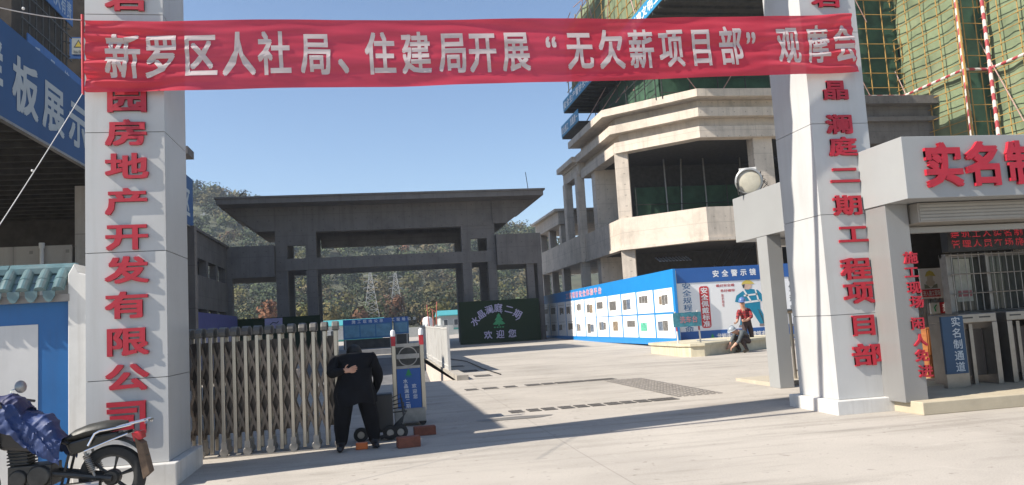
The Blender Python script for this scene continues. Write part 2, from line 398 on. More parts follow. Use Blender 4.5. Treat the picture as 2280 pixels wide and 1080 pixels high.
# ------------------------------------------------------------------ red banner
P00, P10, P01, P11 = PY(190,205,8.98), PY(1912,160,9.84), PY(188,45,8.98), PY(1893,32,9.84)
BL = (P10-P00).length
def bsurf(s, t):   # s, t in 0..1
    p = P00.lerp(P10, s).lerp(P01.lerp(P11, s), t)
    e = min(s, 1-s)*BL; d = 0
    d += .030*noise.noise(Vector((s*5.5, t*4.2+s*2.2, 0)))+.014*noise.noise(Vector((s*16, t*9, 4)))
    if e < 1.7:   # creases fanning from the tied ends
        k = (1-e/1.7)**1.3; sg = t-.5 if s < .5 else t-.45
        d += k*.020*math.sin(26*sg+9*e*sg+2.2*noise.noise(Vector((e*2, t*3, 7))))+k*.012*math.sin(50*sg+3*e)
    p = p+Vector((-.1, -1, 0)).normalized()*(d+.0)
    p.z += .018*noise.noise(Vector((s*7, t*.6, 9)))*(1 if 0 < s < 1 else 0)-.03*math.sin(math.pi*s)
    return p
def banner_mat():
    m, nt, b, vec = base('banner_cloth'); c = ramp(nt, nz(nt, mapping(nt, vec, (1,1,6)), 2.2, 5), [(.3, (.53,.020,.045)), (.7, (.63,.035,.07))])
    nt.links.new(c, b.inputs['Base Color']); b.inputs['Roughness'].default_value = .42; b.inputs['Sheen Weight'].default_value = .2
    tr = nt.nodes.new('ShaderNodeBsdfTranslucent'); tr.inputs[0].default_value = (.75,.03,.06,1)
    tp = nt.nodes.new('ShaderNodeBsdfTransparent'); tp.inputs[0].default_value = (1,.55,.6,1)
    m1 = nt.nodes.new('ShaderNodeMixShader'); m1.inputs[0].default_value = .3; nt.links.new(b.outputs[0], m1.inputs[1]); nt.links.new(tr.outputs[0], m1.inputs[2])
    m2 = nt.nodes.new('ShaderNodeMixShader'); m2.inputs[0].default_value = .06; nt.links.new(m1.outputs[0], m2.inputs[1]); nt.links.new(tp.outputs[0], m2.inputs[2])
    nt.links.new(m2.outputs[0], nt.nodes['Material Output'].inputs[0]); return m
NS, NT = 260, 44; mb = MB()
for i in range(NS+1):
    for j in range(NT+1): mb.v.append(tuple(bsurf(i/NS, j/NT)))
for i in range(NS):
    for j in range(NT): mb.f.append((i*(NT+1)+j, (i+1)*(NT+1)+j, (i+1)*(NT+1)+j+1, i*(NT+1)+j+1)); mb.m.append(0)
bn = mb.build('banner', banner_mat(), smooth=True, fix=False); tag(bn, 'long red cloth banner with white characters stretched between the gate pillars', 'banner')
lt = MB(); bh = (P01-P00).length
u0, u1 = 189., 1905.
def bs_of(u):   # horizontal pixel -> s along the banner
    lo, hi = 0., 1.
    for _ in range(30):
        mid = (lo+hi)/2; q = P00.lerp(P10, mid).lerp(P01.lerp(P11, mid), .5)-CAM
        if 1140+FPX*q.dot(RT)/q.dot(FW) < u: lo = mid
        else: hi = mid
    return lo
for ch, u in (('新',274),('罗',360),('区',446),('人',531),('社',611),('局',704),('、',785),('住',846),('建',926),('局',1008),('开',1074),('展',1148),('“',1245),('无',1290),('欠',1360),('薪',1427),('项',1494),('目',1561),('部',1627),('”',1688),('观',1755),('摩',1821),('会',1879)):
    s0 = bs_of(u); wd = .375
    put_glyph(lt, ch, (s0*BL, 0, .5 if ch not in '“”' else .5), XV, ZV, wd, .535, weight=.026, lift=0, fine=.12,
              warp=lambda p: bsurf(p.x/BL, .5+(p.z-.5)/bh)+Vector((.1,-1,0))*.007)
lm = M('banner_white_ink', (.50,.42,.41), .55, var=.06, scale=2)
lt.build('lettering', lm, bn, fix=False)
rd = MB().tube([P00+Vector((-.02,-.01,-.03)), P01+Vector((-.02,-.01,.06))], .014, 8).build('end_rod', REDM, bn)

def sag(a, b, s, n=14): return [a.lerp(b, i/n)-ZV*s*4*(i/n)*(1-i/n) for i in range(n+1)]
ROPE = M('white_cord', (.55,.54,.52), .8)
mb = MB().tube(sag(P01+Vector((-.02,0,0)), PY(-60, 2, 7.6), .03), .006, 6)
mb.ball(PY(52, 19, 8.4), .016, 8)
tag(mb.build('rope', ROPE), 'white cord running from the top corner of the red banner', 'rope', 'ropes tying the banner')
mb = MB().tube(sag(P00+Vector((-.02,0,0)), PY(-40, 560, 7.5), .02), .0045, 6)
mb.ball(PY(72, 380, 8.36), .014, 8)
tag(mb.build('rope', ROPE), 'white cord slanting down from the lower corner of the red banner', 'rope', 'ropes tying the banner')

# ------------------------------------------------------------------ folding gate
fg = thing('folding_gate', (-1.4, 10.9, gz(10.9)), 'half closed retractable steel gate folded up beside the pillar', 'gate')
NP = 14; gx = [-2.36+1.86*i/(NP-1) for i in range(NP)]; zg = gz(10.9)
CAPM = M('grey_cap', (.11,.105,.095), .5, var=.2)
for i, x in enumerate(gx):
    low = .05 if i % 2 == 0 else .17
    p = MB()
    for y in (10.74, 11.06):
        p.box(x-.024, x+.024, y-.024, y+.024, zg+low, zg+1.53)
    p.box(x-.02, x+.02, 10.765, 11.035, zg+.30, zg+.345); p.box(x-.02, x+.02, 10.765, 11.035, zg+.95, zg+.99)
    po = p.build('post', STEEL, fg, bevel=.008)
    c = MB(); pr = [(-.20,1.53),(-.205,1.585),(-.17,1.63),(-.1,1.65),(.1,1.65),(.17,1.63),(.205,1.585),(.20,1.53)]
    c.prism([(10.9+a, zg+b) for a, b in pr], 'x', x-.042, x+.042)
    c.build('cap', CAPM, po, bevel=.012)
    if i % 2:
        for y in (10.74, 11.06):
            wb = MB(); wb.box(x-.035, x+.035, y-.03, y+.03, zg+.10, zg+.185)
            wb.lathe([(0,-.018),(.05,-.018),(.056,-.01),(.056,.01),(.05,.018),(0,.018)], (x, y, zg+.057), (0,1,0), 16)
            wb.build('wheel', STEELD, po)
la = MB(); sp = gx[1]-gx[0]
BAR = M('gate_bar_brown', (.20,.165,.14), .4, .8, var=.2, scale=8)
for y in (10.80, 11.0):
    for i in range(NP-1):
        for z in (.22, .60, .98):
            for d in (-1, 1):
                a = Vector((gx[i], y+.012*d, zg+z+(0 if d > 0 else .46))); b = Vector((gx[i+1], y+.012*d, zg+z+(.46 if d > 0 else 0)))
                t = (b-a).normalized(); n = t.cross(YV)
                la.obox((a+b)/2, t*((b-a).length/2+.012), n*.017, YV*.005)
la.build('lattice', BAR, fg)
ba = MB()
for i in range(NP-1):
    if i not in (9, 10, 11):
        ba.box(gx[i]+.03, gx[i+1]-.03, 10.895, 10.905, zg+.28, zg+1.46)
ba.build('infill_panel', M('gate_infill', (.085,.072,.064), .35, .5, var=.25, scale=5), fg)
tr = MB().box(-2.45, -.35, 10.7, 10.76, zg-.0, zg+.012).build('gate_rail', STEELD); tag(tr, 'narrow steel floor rail under the folding gate', 'rail')

# ------------------------------------------------------------------ gate motor box
gb = thing('gate_motor_box', (.5, 12.4, gz(12.4)), 'gate drive cabinet with a blue welcome panel and round vent', 'cabinet')
zz = gz(12.4); x0, x1 = .29, .72
for x in (x0, x1):
    po = MB().box(x-.032, x+.032, 12.30, 12.36, zz+.22, zz+1.37).build('post', STEEL, gb, bevel=.008)
    MB().box(x-.033, x+.033, 12.299, 12.361, zz+1.22, zz+1.37).build('red_band', REDM, po)
    cp = MB(); cp.lathe([(.036,0),(.038,.05),(.03,.09),(0,.105)], (x, 12.33, zz+1.37), ZV, 14); cp.build('cap', PAPER, po, smooth=True)
MB().box(x0+.033, x1-.033, 12.31, 12.7, zz+.30, zz+1.20).build('cabinet_body', DSTEEL, gb)
v = MB(); v.box(x0+.033, x1-.033, 12.30, 12.335, zz+1.2, zz+1.25); v.box(x0+.033, x1-.033, 12.30, 12.335, zz+.87, zz+.91)
v.lathe([(.135,-.012),(.15,-.012),(.15,.012),(.135,.012),(.135,-.012)], ((x0+x1)/2, 12.30, zz+1.055), YV, 30)
v.box(x0+.04, x1-.04, 12.29, 12.31, zz+1.02, zz+1.09)
v.build('vent', STEELD, gb)
MB().box(x0+.034, x1-.034, 12.292, 12.309, zz+.27, zz+.868).build('panel', BLUED, gb)
tx = MB()
for s, xx, tp, hh in (('水晶澜庭二期', (x0+x1)/2-.055, zz+.68, .075), ('欢迎您', (x0+x1)/2+.075, zz+.60, .08)):
    for k, ch in enumerate(s): put_glyph(tx, ch, (xx+.006*k, 12.292, tp-k*hh), XV, ZV, .07, .07, weight=.012)
tx.build('lettering', PAPER, gb, fix=False)
def tree_logo(mb, c, s, ux=XV, uy=ZV, m=0, lift=.004):
    c = Vector(c); un = ux.cross(uy)
    for k, (a, b, h0, h1) in enumerate(((.18,.0,.75,1.0),(.34,.1,.45,.78),(.5,.16,.12,.5))):
        mb.poly([c+un*lift*(1+.2*k)+ux*x*s+uy*y*s for x, y in ((-a,h0),(-a*.4,h0-.05),(0,h0+.03),(a*.4,h0-.05),(a,h0),(b*.9,h1-.02),(0,h1),(-b*.9,h1-.02))], m)
    mb.poly([c+un*lift+ux*x*s+uy*y*s for x, y in ((-.08,0),(.08,0),(.06,.15),(-.06,.15))], m)
    for k in range(4): mb.poly([c+un*lift+ux*x*s+uy*y*s for x, y in ((-.42+.22*k,-.16),(-.28+.22*k,-.16),(-.28+.22*k,-.07),(-.42+.22*k,-.07))], m)
lg = MB(); tree_logo(lg, ((x0+x1)/2, 12.292, zz+.755), .11); lg.build('logo', GREENL, gb, fix=False)
MB().box(x0-.02, x1+.02, 12.28, 12.75, zz+.06, zz+.27).build('base', STEELD, gb, bevel=.01)
for x in (x0+.03, x1-.03):
    wm = MB(); wm.lathe([(0,-.02),(.05,-.02),(.055,0),(.05,.02),(0,.02)], (x, 12.32, zz+.055), YV, 16); wm.build('wheel', RUBBER, gb)
# loose drive unit with wheels, beside the bent man
du = thing('drive_unit', (.1, 11.2, gz(11.2)), 'black wheeled gate drive unit with loose wires', 'machine')
zz = gz(11.2)
MB().box(-.02, .22, 11.05, 11.35, zz+.12, zz+.62).build('housing', BLACK, du, bevel=.02)
MB().box(-.3, .3, 11.1, 11.3, zz+.1, zz+.16).build('chassis', DSTEEL, du, bevel=.01)
for x in (-.22, .17, .31):
    wm = MB(); wm.lathe([(0,-.025),(.07,-.025),(.095,-.02),(.1,0),(.095,.02),(.07,.025),(0,.025)], (x, 11.02, zz+.1), YV, 20); wo = wm.build('wheel', RUBBER, du)
    hm = MB(); hm.lathe([(0,-.032),(.045,-.032),(.05,-.02)], (x, 11.02, zz+.1), YV, 16); hm.build('hub', STEELD, wo)
wr = MB()
for k in range(5):
    wr.tube([(.22, 11.2, zz+.55-.05*k), (.33+.02*k, 11.15, zz+.6-.06*k), (.36, 11.1, zz+.3), (.30-.05*k, 11.0, zz+.08), (.1-.06*k, 10.98, zz+.03)], .009, 5)
wr.build('wires', BLACK, du, smooth=True)
# bricks
BRK = M('red_brick', (.22,.07,.04), .85, var=.25, scale=14, bmp=.5, dirtamt=.4)
def brick(c, ang, sx, sy, sz, label):
    a = Vector((math.cos(ang), math.sin(ang), 0)); b = Vector((-a.y, a.x, 0)); mb = MB(); mb.obox(Vector(c)+ZV*sz/2, a*sx/2, b*sy/2, ZV*sz/2)
    return tag(mb.build('brick', BRK, bevel=.008), label, 'brick', 'bricks holding the gate')
p = GR(910, 995); brick((p.x, p.y, gz(p.y)), .12, .29, .16, .13, 'red brick lying nearest, in front of the gate cabinet')
p = GR(946, 968); brick((p.x, p.y, gz(p.y)), .05, .30, .16, .12, 'darker brick in the shade just behind the other brick')
p = GR(806, 1000); mb = MB(); mb.box(p.x-.075, p.x+.075, p.y-.05, p.y+.05, gz(p.y), gz(p.y)+.085)
ob = mb.build('toolbox', M('orange_plastic', (.55,.12,.02), .5), bevel=.012); tag(ob, 'small orange box on the ground between the feet of the bent man', 'box')
# ================================================================== left side
# boundary wall with a tiled coping
TILE = M('glazed_tile', (.085,.15,.165), .25, var=.25, scale=6, dirtamt=.5, dirt=(.16,.17,.16), dscale=3)
bw = thing('boundary_wall', (-5, 9.6, 0), 'boundary wall with blue sheeting and a glazed tile coping beside the gate pillar', 'wall')
MB().box(-9.5, -3.34, 9.56, 9.78, 0, 2.06).build('wall_panel', M('blue_wall_sheet', (.008,.10,.29), .45, var=.08, scale=2, streak=.25, dirt=(.02,.06,.15), bmp=.15, bscale=3), bw)
MB().box(-9.5, -3.66, 9.552, 9.559, 0, 1.80).build('white_poster', M('grey_white_sheet', (.52,.51,.50), .5, var=.04, streak=.2), bw)
MB().box(-9.5, -3.32, 9.49, 9.85, 2.04, 2.12).build('eave_board', M('grey_eave', (.22,.21,.2), .8), bw)
pm = MB(); pm.prism([(-3.335,0),(-3.14,0),(-3.14,2.33),(-3.22,2.35),(-3.27,2.46),(-3.335,2.34)], 'y', 9.5, 9.86); pm.build('end_post', WHITE2, bw, bevel=.01)
rg = MB()
for k in range(9): 
    xa = -9.5+.69*k; prf = [(9.60,2.36),(9.60,2.43),(9.64,2.48),(9.72,2.48),(9.76,2.43),(9.76,2.36)]
    rg.prism(prf, 'x', xa, min(xa+.685, -3.29))
rg.build('ridge', TILE, bw, bevel=.01)
ti = MB(); px = -3.42
while px > -9.4:
    for row, (ya, za, yb, zb, r) in enumerate(((9.45,2.16,9.55,2.28,.065),(9.53,2.27,9.66,2.40,.062))):
        a, b = Vector((px, ya, za)), Vector((px, yb, zb)); t = (b-a).normalized(); n = XV.cross(t); P = []
        for q in (0, 1, 2):
            c = a.lerp(b, q/2); P.append([c+XV*(r*math.cos(th))+(-n if n.z < 0 else n)*(r*math.sin(th)) for th in [math.pi*i/8 for i in range(9)]])
        o = len(ti.v)
        for ring in P: ti.v += [tuple(p) for p in ring]
        for q in range(2):
            for i in range(8): ti.f.append((o+q*9+i, o+q*9+i+1, o+(q+1)*9+i+1, o+(q+1)*9+i)); ti.m.append(0)
        ti.add([tuple(P[0][i]) for i in range(9)], [tuple(range(9))])
        # pan tile and hanging drop between the barrels
        ti.obox((px-.09, (ya+yb)/2, (za+zb)/2-.012), XV*.06, (b-a)/2, n*.006)
    ti.prism([(px-.155,2.165),(px-.025,2.165),(px-.03,2.10),(px-.06,2.05),(px-.09,2.035),(px-.12,2.05),(px-.15,2.10)], 'y', 9.44, 9.452)
    px -= .18
ti.build('coping_tiles', TILE, bw, smooth=False)

# old concrete wall and pipe behind it
mb = MB().box(-14, -5.55, 16, 16.25, .08, 3.47).box(-5.5, -4.9, 16.02, 16.4, .08, 4.6)
ow = mb.build('retaining_wall', CONCW); tag(ow, 'bare concrete wall with rusty tie marks behind the tiled coping', 'wall')
mb = MB().tube([(-6.05,15.95,.08),(-6.05,15.95,3.5)], .035, 10).tube([(-6.05,15.95,3.42),(-6.05,15.95,3.52)], .05, 10)
tag(mb.build('vent_pipe', WHITE2), 'thin white pipe standing against the bare concrete wall', 'pipe')

# display hall: deck with the big blue sign
dh = thing('display_hall', (-9, 17, 0), 'dark scaffold deck carrying the long blue sample display sign', 'building')
SLAT = M('dark_deck_boards', (.032,.029,.025), .85, var=.4, scale=5)
dk = MB(); yk = 9.9
while yk < 21.6: dk.box(-15, -5.06, yk, yk+.22, 4.86, 4.92); dk.box(-15, -5.06, yk+.02, yk+.09, 4.78, 4.86); yk += .52
dk.box(-15, -5.1, 9.9, 23.2, 4.95, 5.3); dk.build('deck', SLAT, dh)
MB().box(-15, -5.1, 9.95, 23.2, 5.3, 6.1).build('hall_roof', DARKIN, dh)
MB().box(-15, -5.1, 21.6, 22.0, 3.72, 4.86).build('end_beam', DARKIN, dh)
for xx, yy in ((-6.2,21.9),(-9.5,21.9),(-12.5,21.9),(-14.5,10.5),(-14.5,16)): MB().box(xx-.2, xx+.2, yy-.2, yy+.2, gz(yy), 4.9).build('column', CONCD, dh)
sg = MB().box(-5.06, -5.0, 9.9, 23.8, 4.80, 6.2).build('sign_board', M('blue_fabric_sign', (.006,.062,.20), .55, var=.1, scale=1, bmp=.15, bscale=2), dh)
tx = MB()
for ch, yc in (('样',11.4),('板',12.58),('展',13.64),('示',14.73),('区',22.95)): put_glyph(tx, ch, (-5.0, yc, 5.44), YV, ZV, .92, .86, weight=.03)
tx.build('lettering', M('sign_letter_grey', (.42,.47,.50), .6, var=.05), sg, fix=False)
MB().box(-5.07, -4.99, 9.9, 23.8, 4.76, 4.80).build('sign_edge', STEELD, sg)
# roofs of the building behind the sign
lb = thing('concrete_annex', (-8, 40, 0), 'grey concrete side building joined to the left of the gatehouse', 'building')
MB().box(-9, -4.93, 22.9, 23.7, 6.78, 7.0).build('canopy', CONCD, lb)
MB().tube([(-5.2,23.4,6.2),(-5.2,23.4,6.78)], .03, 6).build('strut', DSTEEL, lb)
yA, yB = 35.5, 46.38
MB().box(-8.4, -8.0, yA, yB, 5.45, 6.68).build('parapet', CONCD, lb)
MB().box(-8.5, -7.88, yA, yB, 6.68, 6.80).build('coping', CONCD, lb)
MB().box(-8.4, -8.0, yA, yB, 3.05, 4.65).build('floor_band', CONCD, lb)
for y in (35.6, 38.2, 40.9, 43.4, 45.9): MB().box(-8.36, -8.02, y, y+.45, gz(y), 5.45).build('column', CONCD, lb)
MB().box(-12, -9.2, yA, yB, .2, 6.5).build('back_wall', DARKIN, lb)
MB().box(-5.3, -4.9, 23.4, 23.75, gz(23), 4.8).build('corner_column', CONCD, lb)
fb = thing('fence_banner', (-7, 35, gz(35)), 'long purple and white printed fence banner left of the folding gate', 'banner')
MB().box(-7.24, -7.2, 33, 44.5, .25, 1.9).build('white_sheet', M('lilac_print', (.30,.28,.38), .6, var=.1, scale=2), fb)
MB().box(-7.23, -7.19, 33, 44.5, 1.9, 2.75).build('blue_strip', M('purple_print', (.06,.06,.22), .6), fb)

# left tower under construction, dark scaffold with blue strips
lt_ = thing('scaffolded_tower', (-16, 33, 0), 'dark scaffold clad tower with blue slogan strips at the top left', 'building', 'towers under construction')
NETD = M('brown_black_net', (.040,.030,.022), .95, var=.5, scale=2, bmp=.4, bscale=12)
MB().box(-22, -12.2, 29.5, 34.3, 0, 20).build('netting', NETD, lt_)
MB().box(-22, -12.5, 34.3, 36.3, 3, 12.6).build('lower_netting', NETD, lt_)
po = MB()
for k in range(8):
    y = 30+k*.6; p = MB(); p.tube([(-12.05,y,3),(-12.05,y,21)], .035, 6); p.build('pole', DSTEEL, lt_)
for k in range(12):
    z = 7.5+k*1.0; MB().tube([(-12.0,29.8,z),(-12.0,34.6,z)], .03, 5).build('ledger', DSTEEL, lt_)
for k in range(14):
    z = 12.5+k*.6; MB().tube([(-12.3,34.3,z),(-12.05,34.6,z)], .03, 5).build('tie_bar', DSTEEL, lt_)
for z0, ya_, yb_, slog in ((15.0,29.6,34.6,'安全生产人人有责'),(11.9,30.2,36.2,'质量第一')):
    s = MB().box(-11.98, -11.94, ya_, yb_, z0, z0+1.15).build('slogan_strip', M('blue_slogan', (.02,.11,.34), .6, var=.15), lt_)
    t = MB(); put_text(t, slog, (-11.94, (ya_+yb_)/2, z0+.55), YV, ZV, .55, .8, pitch=(yb_-ya_)/len(slog)*.95, weight=.02); t.build('lettering', M('faded_white', (.36,.42,.5), .6), s, fix=False)
MB().box(-12.2, -11.3, 29.6, 36, 11.7, 11.8).build('catch_platform', NETD, lt_)
ws = thing('warning_sign', (-11.7, 36.2, 12.2), 'white square hazard sign with a triangle, on the dark tower edge', 'sign')
p = PY(172, 103, 35.9); MB().box(p.x-.32, p.x+.42, 35.92, 35.96, p.z-.55, p.z+.42).build('board', BLUED, ws)
MB().box(p.x-.22, p.x+.32, 35.9, 35.918, p.z-.36, p.z+.36).build('sheet', M('grey_print', (.4,.42,.42), .6), ws)
tm = MB(); c = (p.x+.05, 35.896, p.z+.1)
tm.poly([Vector(c)+Vector((a,0,b)) for a, b in ((-.2,-.16),(.2,-.16),(0,.2))]); tm.build('triangle', PRINTD, ws)
tm = MB(); tm.poly([Vector(c)+Vector((a,-.003,b)) for a, b in ((-.13,-.12),(.13,-.12),(0,.12))]); tm.build('inner_triangle', M('sign_yellow', (.6,.45,.05), .5), ws)
tx = MB(); put_text(tx, '当心坠落', (p.x+.05, 35.896, p.z-.24), XV, ZV, .11, .13, weight=.015); tx.build('lettering', PRINTD, ws, fix=False)
# tall tower beyond it, mostly behind the pillar
lt2 = thing('scaffolded_tower', (-17, 47, 0), 'tall dark tower hidden behind the left gate pillar', 'building', 'towers under construction')
MB().box(-26, -12.6, 38.2, 57, 0, 46).build('netting', NETD, lt2)

# ================================================================== gatehouse
gh = thing('gatehouse', (1, 49, gz(49)), 'unfinished grey concrete gatehouse with a wide flat roof over paired columns', 'building')
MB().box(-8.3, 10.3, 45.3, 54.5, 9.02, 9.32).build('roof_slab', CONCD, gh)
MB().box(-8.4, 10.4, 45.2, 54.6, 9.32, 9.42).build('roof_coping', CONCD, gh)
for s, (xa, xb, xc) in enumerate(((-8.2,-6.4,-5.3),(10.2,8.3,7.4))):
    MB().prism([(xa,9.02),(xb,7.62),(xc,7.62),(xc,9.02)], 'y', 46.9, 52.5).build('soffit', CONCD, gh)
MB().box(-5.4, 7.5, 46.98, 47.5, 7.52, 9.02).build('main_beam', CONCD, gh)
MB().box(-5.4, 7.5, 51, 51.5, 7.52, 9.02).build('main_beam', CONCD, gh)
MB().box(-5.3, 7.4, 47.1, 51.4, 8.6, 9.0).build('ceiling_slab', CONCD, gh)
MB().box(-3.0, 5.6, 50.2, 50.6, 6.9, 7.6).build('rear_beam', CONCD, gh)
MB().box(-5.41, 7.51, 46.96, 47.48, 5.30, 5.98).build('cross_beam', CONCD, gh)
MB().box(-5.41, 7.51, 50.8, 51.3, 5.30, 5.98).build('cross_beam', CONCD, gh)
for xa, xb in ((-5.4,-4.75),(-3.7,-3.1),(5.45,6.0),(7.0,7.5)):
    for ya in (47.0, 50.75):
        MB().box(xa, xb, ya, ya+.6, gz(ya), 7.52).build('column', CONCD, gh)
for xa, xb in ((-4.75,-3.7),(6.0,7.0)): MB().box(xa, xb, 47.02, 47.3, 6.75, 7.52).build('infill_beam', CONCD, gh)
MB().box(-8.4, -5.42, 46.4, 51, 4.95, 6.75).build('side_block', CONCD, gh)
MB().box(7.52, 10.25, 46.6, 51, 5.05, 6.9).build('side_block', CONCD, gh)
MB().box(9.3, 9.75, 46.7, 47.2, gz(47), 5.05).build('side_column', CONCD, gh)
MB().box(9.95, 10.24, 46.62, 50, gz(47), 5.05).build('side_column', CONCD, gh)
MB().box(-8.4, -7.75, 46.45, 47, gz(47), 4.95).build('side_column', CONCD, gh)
for a, b in (((-7.99,48,9.42),(-7.1,48,10.3)), ((10.0,48,9.42),(9.85,48,10.95))):
    o = MB().tube([a, b], .022, 5).build('aerial_rod', DSTEEL); tag(o, 'thin metal rod on the gatehouse roof at its '+('left end' if a[0] < 0 else 'right end'), 'rod', 'rods on the gatehouse roof')

# turf covered name boards
def turf(label, x0, x1, z1):
    t = thing('welcome_board', ((x0+x1)/2, 46, gz(46)), label, 'sign'); MB().box(x0, x1, 45.9, 46.5, gz(46)+.02, z1).build('turf_face', GRASSP, t); return t
wb = turf('dark green turf welcome board with white arched characters before the gatehouse', 5.0, 9.75, 2.92)
LILAC = M('lilac_letter', (.42,.38,.54), .6)
tx = MB()
for ch, a in (('水',-54),('晶',-36),('澜',-18),('庭',0),('(',11),('二',22),('期',41),(')',53)):
    th = R(a); put_glyph(tx, ch, (7.28+1.75*math.sin(th), 45.9, .75+1.72*math.cos(th)), XV, ZV, .52, .52, weight=.018, rot=-th*.75)
for k, ch in enumerate('欢迎您'): put_glyph(tx, ch, (6.6+.72*k, 45.9, .92), XV, ZV, .5, .5, weight=.02)
tx.build('lettering', LILAC, wb, fix=False)
lg = MB(); tree_logo(lg, (7.28, 45.9, 1.42), .75); lg.build('logo', GREENL, wb, fix=False)
turf('low dark green turf board behind the folding gate', -8.1, -2.95, 2.62)
nb = MB().box(-5.95, -5.0, 45.84, 45.88, 2.0, 2.58).build('notice', M('lilac_sheet', (.33,.29,.45), .6)); tag(nb, 'lilac notice hung on the low turf board behind the folding gate', 'notice')
s = MB(); s.tube([(-5.7,45.83,2.2),(-5.5,45.83,2.35),(-5.3,45.83,2.3),(-5.2,45.83,2.4)], .03, 5); so_ = s.build('arrow', PRINTD); so_.parent = nb

# blue notice boards beyond
def notice(label, x0, x1, y, z0, z1, cols):
    t = thing('notice_board', ((x0+x1)/2, y, gz(y)), label, 'notice board', 'blue notice boards beyond the gate')
    MB().box(x0, x1, y, y+.06, z0, z1).build('board', M('notice_blue', (.03,.14,.30), .5, var=.15, scale=1.5), t)
    MB().box(x0, x1, y-.012, y-.001, z1-.26, z1).build('header', BLUED, t)
    tx = MB(); put_text(tx, '施工现场公示', ((x0+x1)/2, y-.012, z1-.13), XV, ZV, .2, .2, pitch=.3, weight=.015); tx.build('lettering', PAPER, t, fix=False)
    for k in range(cols):
        a = x0+.08+(x1-x0-.1)*k/cols; b = x0+.02+(x1-x0-.1)*(k+1)/cols
        MB().box(a, b, y-.01, y-.001, z0+.1, z1-.32).build('sheet', M('notice_sheet', (.10,.24,.34), .5, var=.25, scale=3), t)
    for x in (x0+.1, x1-.1): MB().box(x-.04, x+.04, y+.061, y+.12, gz(y), z1).build('leg', STEELD, t)
    MB().box(x0, x1, y+.07, y+.1, gz(y)+.02, z0-.02).build('skirt', DARKIN, t)
    return t
notice('long blue notice board in the middle of the far yard', -1.62, 1.02, 44, 1.15, 2.22, 3)
notice('small blue notice board beside the long one, next to the white posts', 1.12, 1.95, 44.6, 1.3, 2.24, 1)
mb = MB().box(-3, 1.4, 40.0, 43.4, .3, .62)
tag(mb.build('road_hump', M('grey_road', (.20,.20,.205), .85, var=.15)), 'raised pale strip of road below the blue notice boards', 'road hump')
# ================================================================== right podium building
pb = thing('podium_building', (20, 45, 0), 'unfinished concrete podium with an eight sided corner and stepped eaves', 'building')
def octa(d, xr=24.5, ye=49):
    """plan polyline of the corner, set in by d from the coping"""
    k = .4142*d
    return [(13+d, ye), (13+d, 41.25+k), (16.95+k, 37.3+d), (xr, 37.3+d)]
def band(name, d, t, z0, z1, mat=CONC, **kw): MB().ring(octa(d, **kw), octa(d+t, **kw), z0, z1).build(name, mat, pb)
band('coping', 0, 2.2, 12.62, 13.02)
band('frieze', .85, 1.2, 12.15, 12.62)
band('ledge', .45, 1.8, 11.68, 12.15)
band('frieze', 1.05, .9, 11.22, 11.68)
band('eaves_beam', .75, .7, 10.62, 11.22)
band('floor_band', .72, .4, 5.32, 6.92)
band('floor_lip', .62, .5, 5.16, 5.32)
def slab(name, d, z0, z1, mat=CONCD, xr=24.5):
    o = octa(d, xr); MB().prism([o[0], o[1], o[2], o[3], (xr, 49)], 'z', z0, z1).build(name, mat, pb)
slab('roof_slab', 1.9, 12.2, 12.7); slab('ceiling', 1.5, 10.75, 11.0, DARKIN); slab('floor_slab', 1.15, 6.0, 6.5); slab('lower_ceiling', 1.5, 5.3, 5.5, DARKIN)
def colm(name, x, y, a, b, z0, z1, ang=0, mat=CONC):
    mb = MB(); A = Vector((math.cos(ang), math.sin(ang), 0)); B = Vector((-A.y, A.x, 0))
    mb.obox((x, y, (z0+z1)/2), A*a/2, B*b/2, ZV*(z1-z0)/2); return mb.build(name, mat, pb)
for z0, z1 in ((.3, 5.2), (6.9, 10.7)):
    colm('column', 14.2, 41.95, .75, .85, z0, z1, R(-22))
    MB().box(13.95, 15.4, 46.6, 47.35, z0, z1).build('pier', CONC, pb)
    colm('column', 20.95, 38.75, 1.1, .7, z0, z1)
    colm('column', 24.2, 38.7, .7, .7, z0, z1)
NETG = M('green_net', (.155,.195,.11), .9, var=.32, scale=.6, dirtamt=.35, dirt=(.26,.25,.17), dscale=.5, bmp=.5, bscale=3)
NETK = M('shaded_green_net', (.028,.075,.042), .9, var=.4, scale=1.2, bmp=.5, bscale=4)  # same green net, shade of sunless faces and recesses put into its colour
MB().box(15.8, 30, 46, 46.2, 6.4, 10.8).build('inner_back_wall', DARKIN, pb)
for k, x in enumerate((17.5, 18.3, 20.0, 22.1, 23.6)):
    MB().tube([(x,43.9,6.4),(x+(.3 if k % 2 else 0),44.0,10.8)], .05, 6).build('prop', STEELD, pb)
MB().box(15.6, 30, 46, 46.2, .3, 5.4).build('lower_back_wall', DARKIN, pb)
for k in range(4): MB().tube([(17.9+.55*k,40.5,3.1),(20.3+.55*k,42.5,5.2)], .035, 6).build('stair_rail', STEELD, pb)
aw = MB()
for k in range(10): aw.obox((16.0+.2*k, 42.2, 4.6), XV*.06, Vector((0,.35,.14)), ZV*.012)
aw.build('striped_awning', M('awning_stripe', (.30,.34,.42), .6), pb)
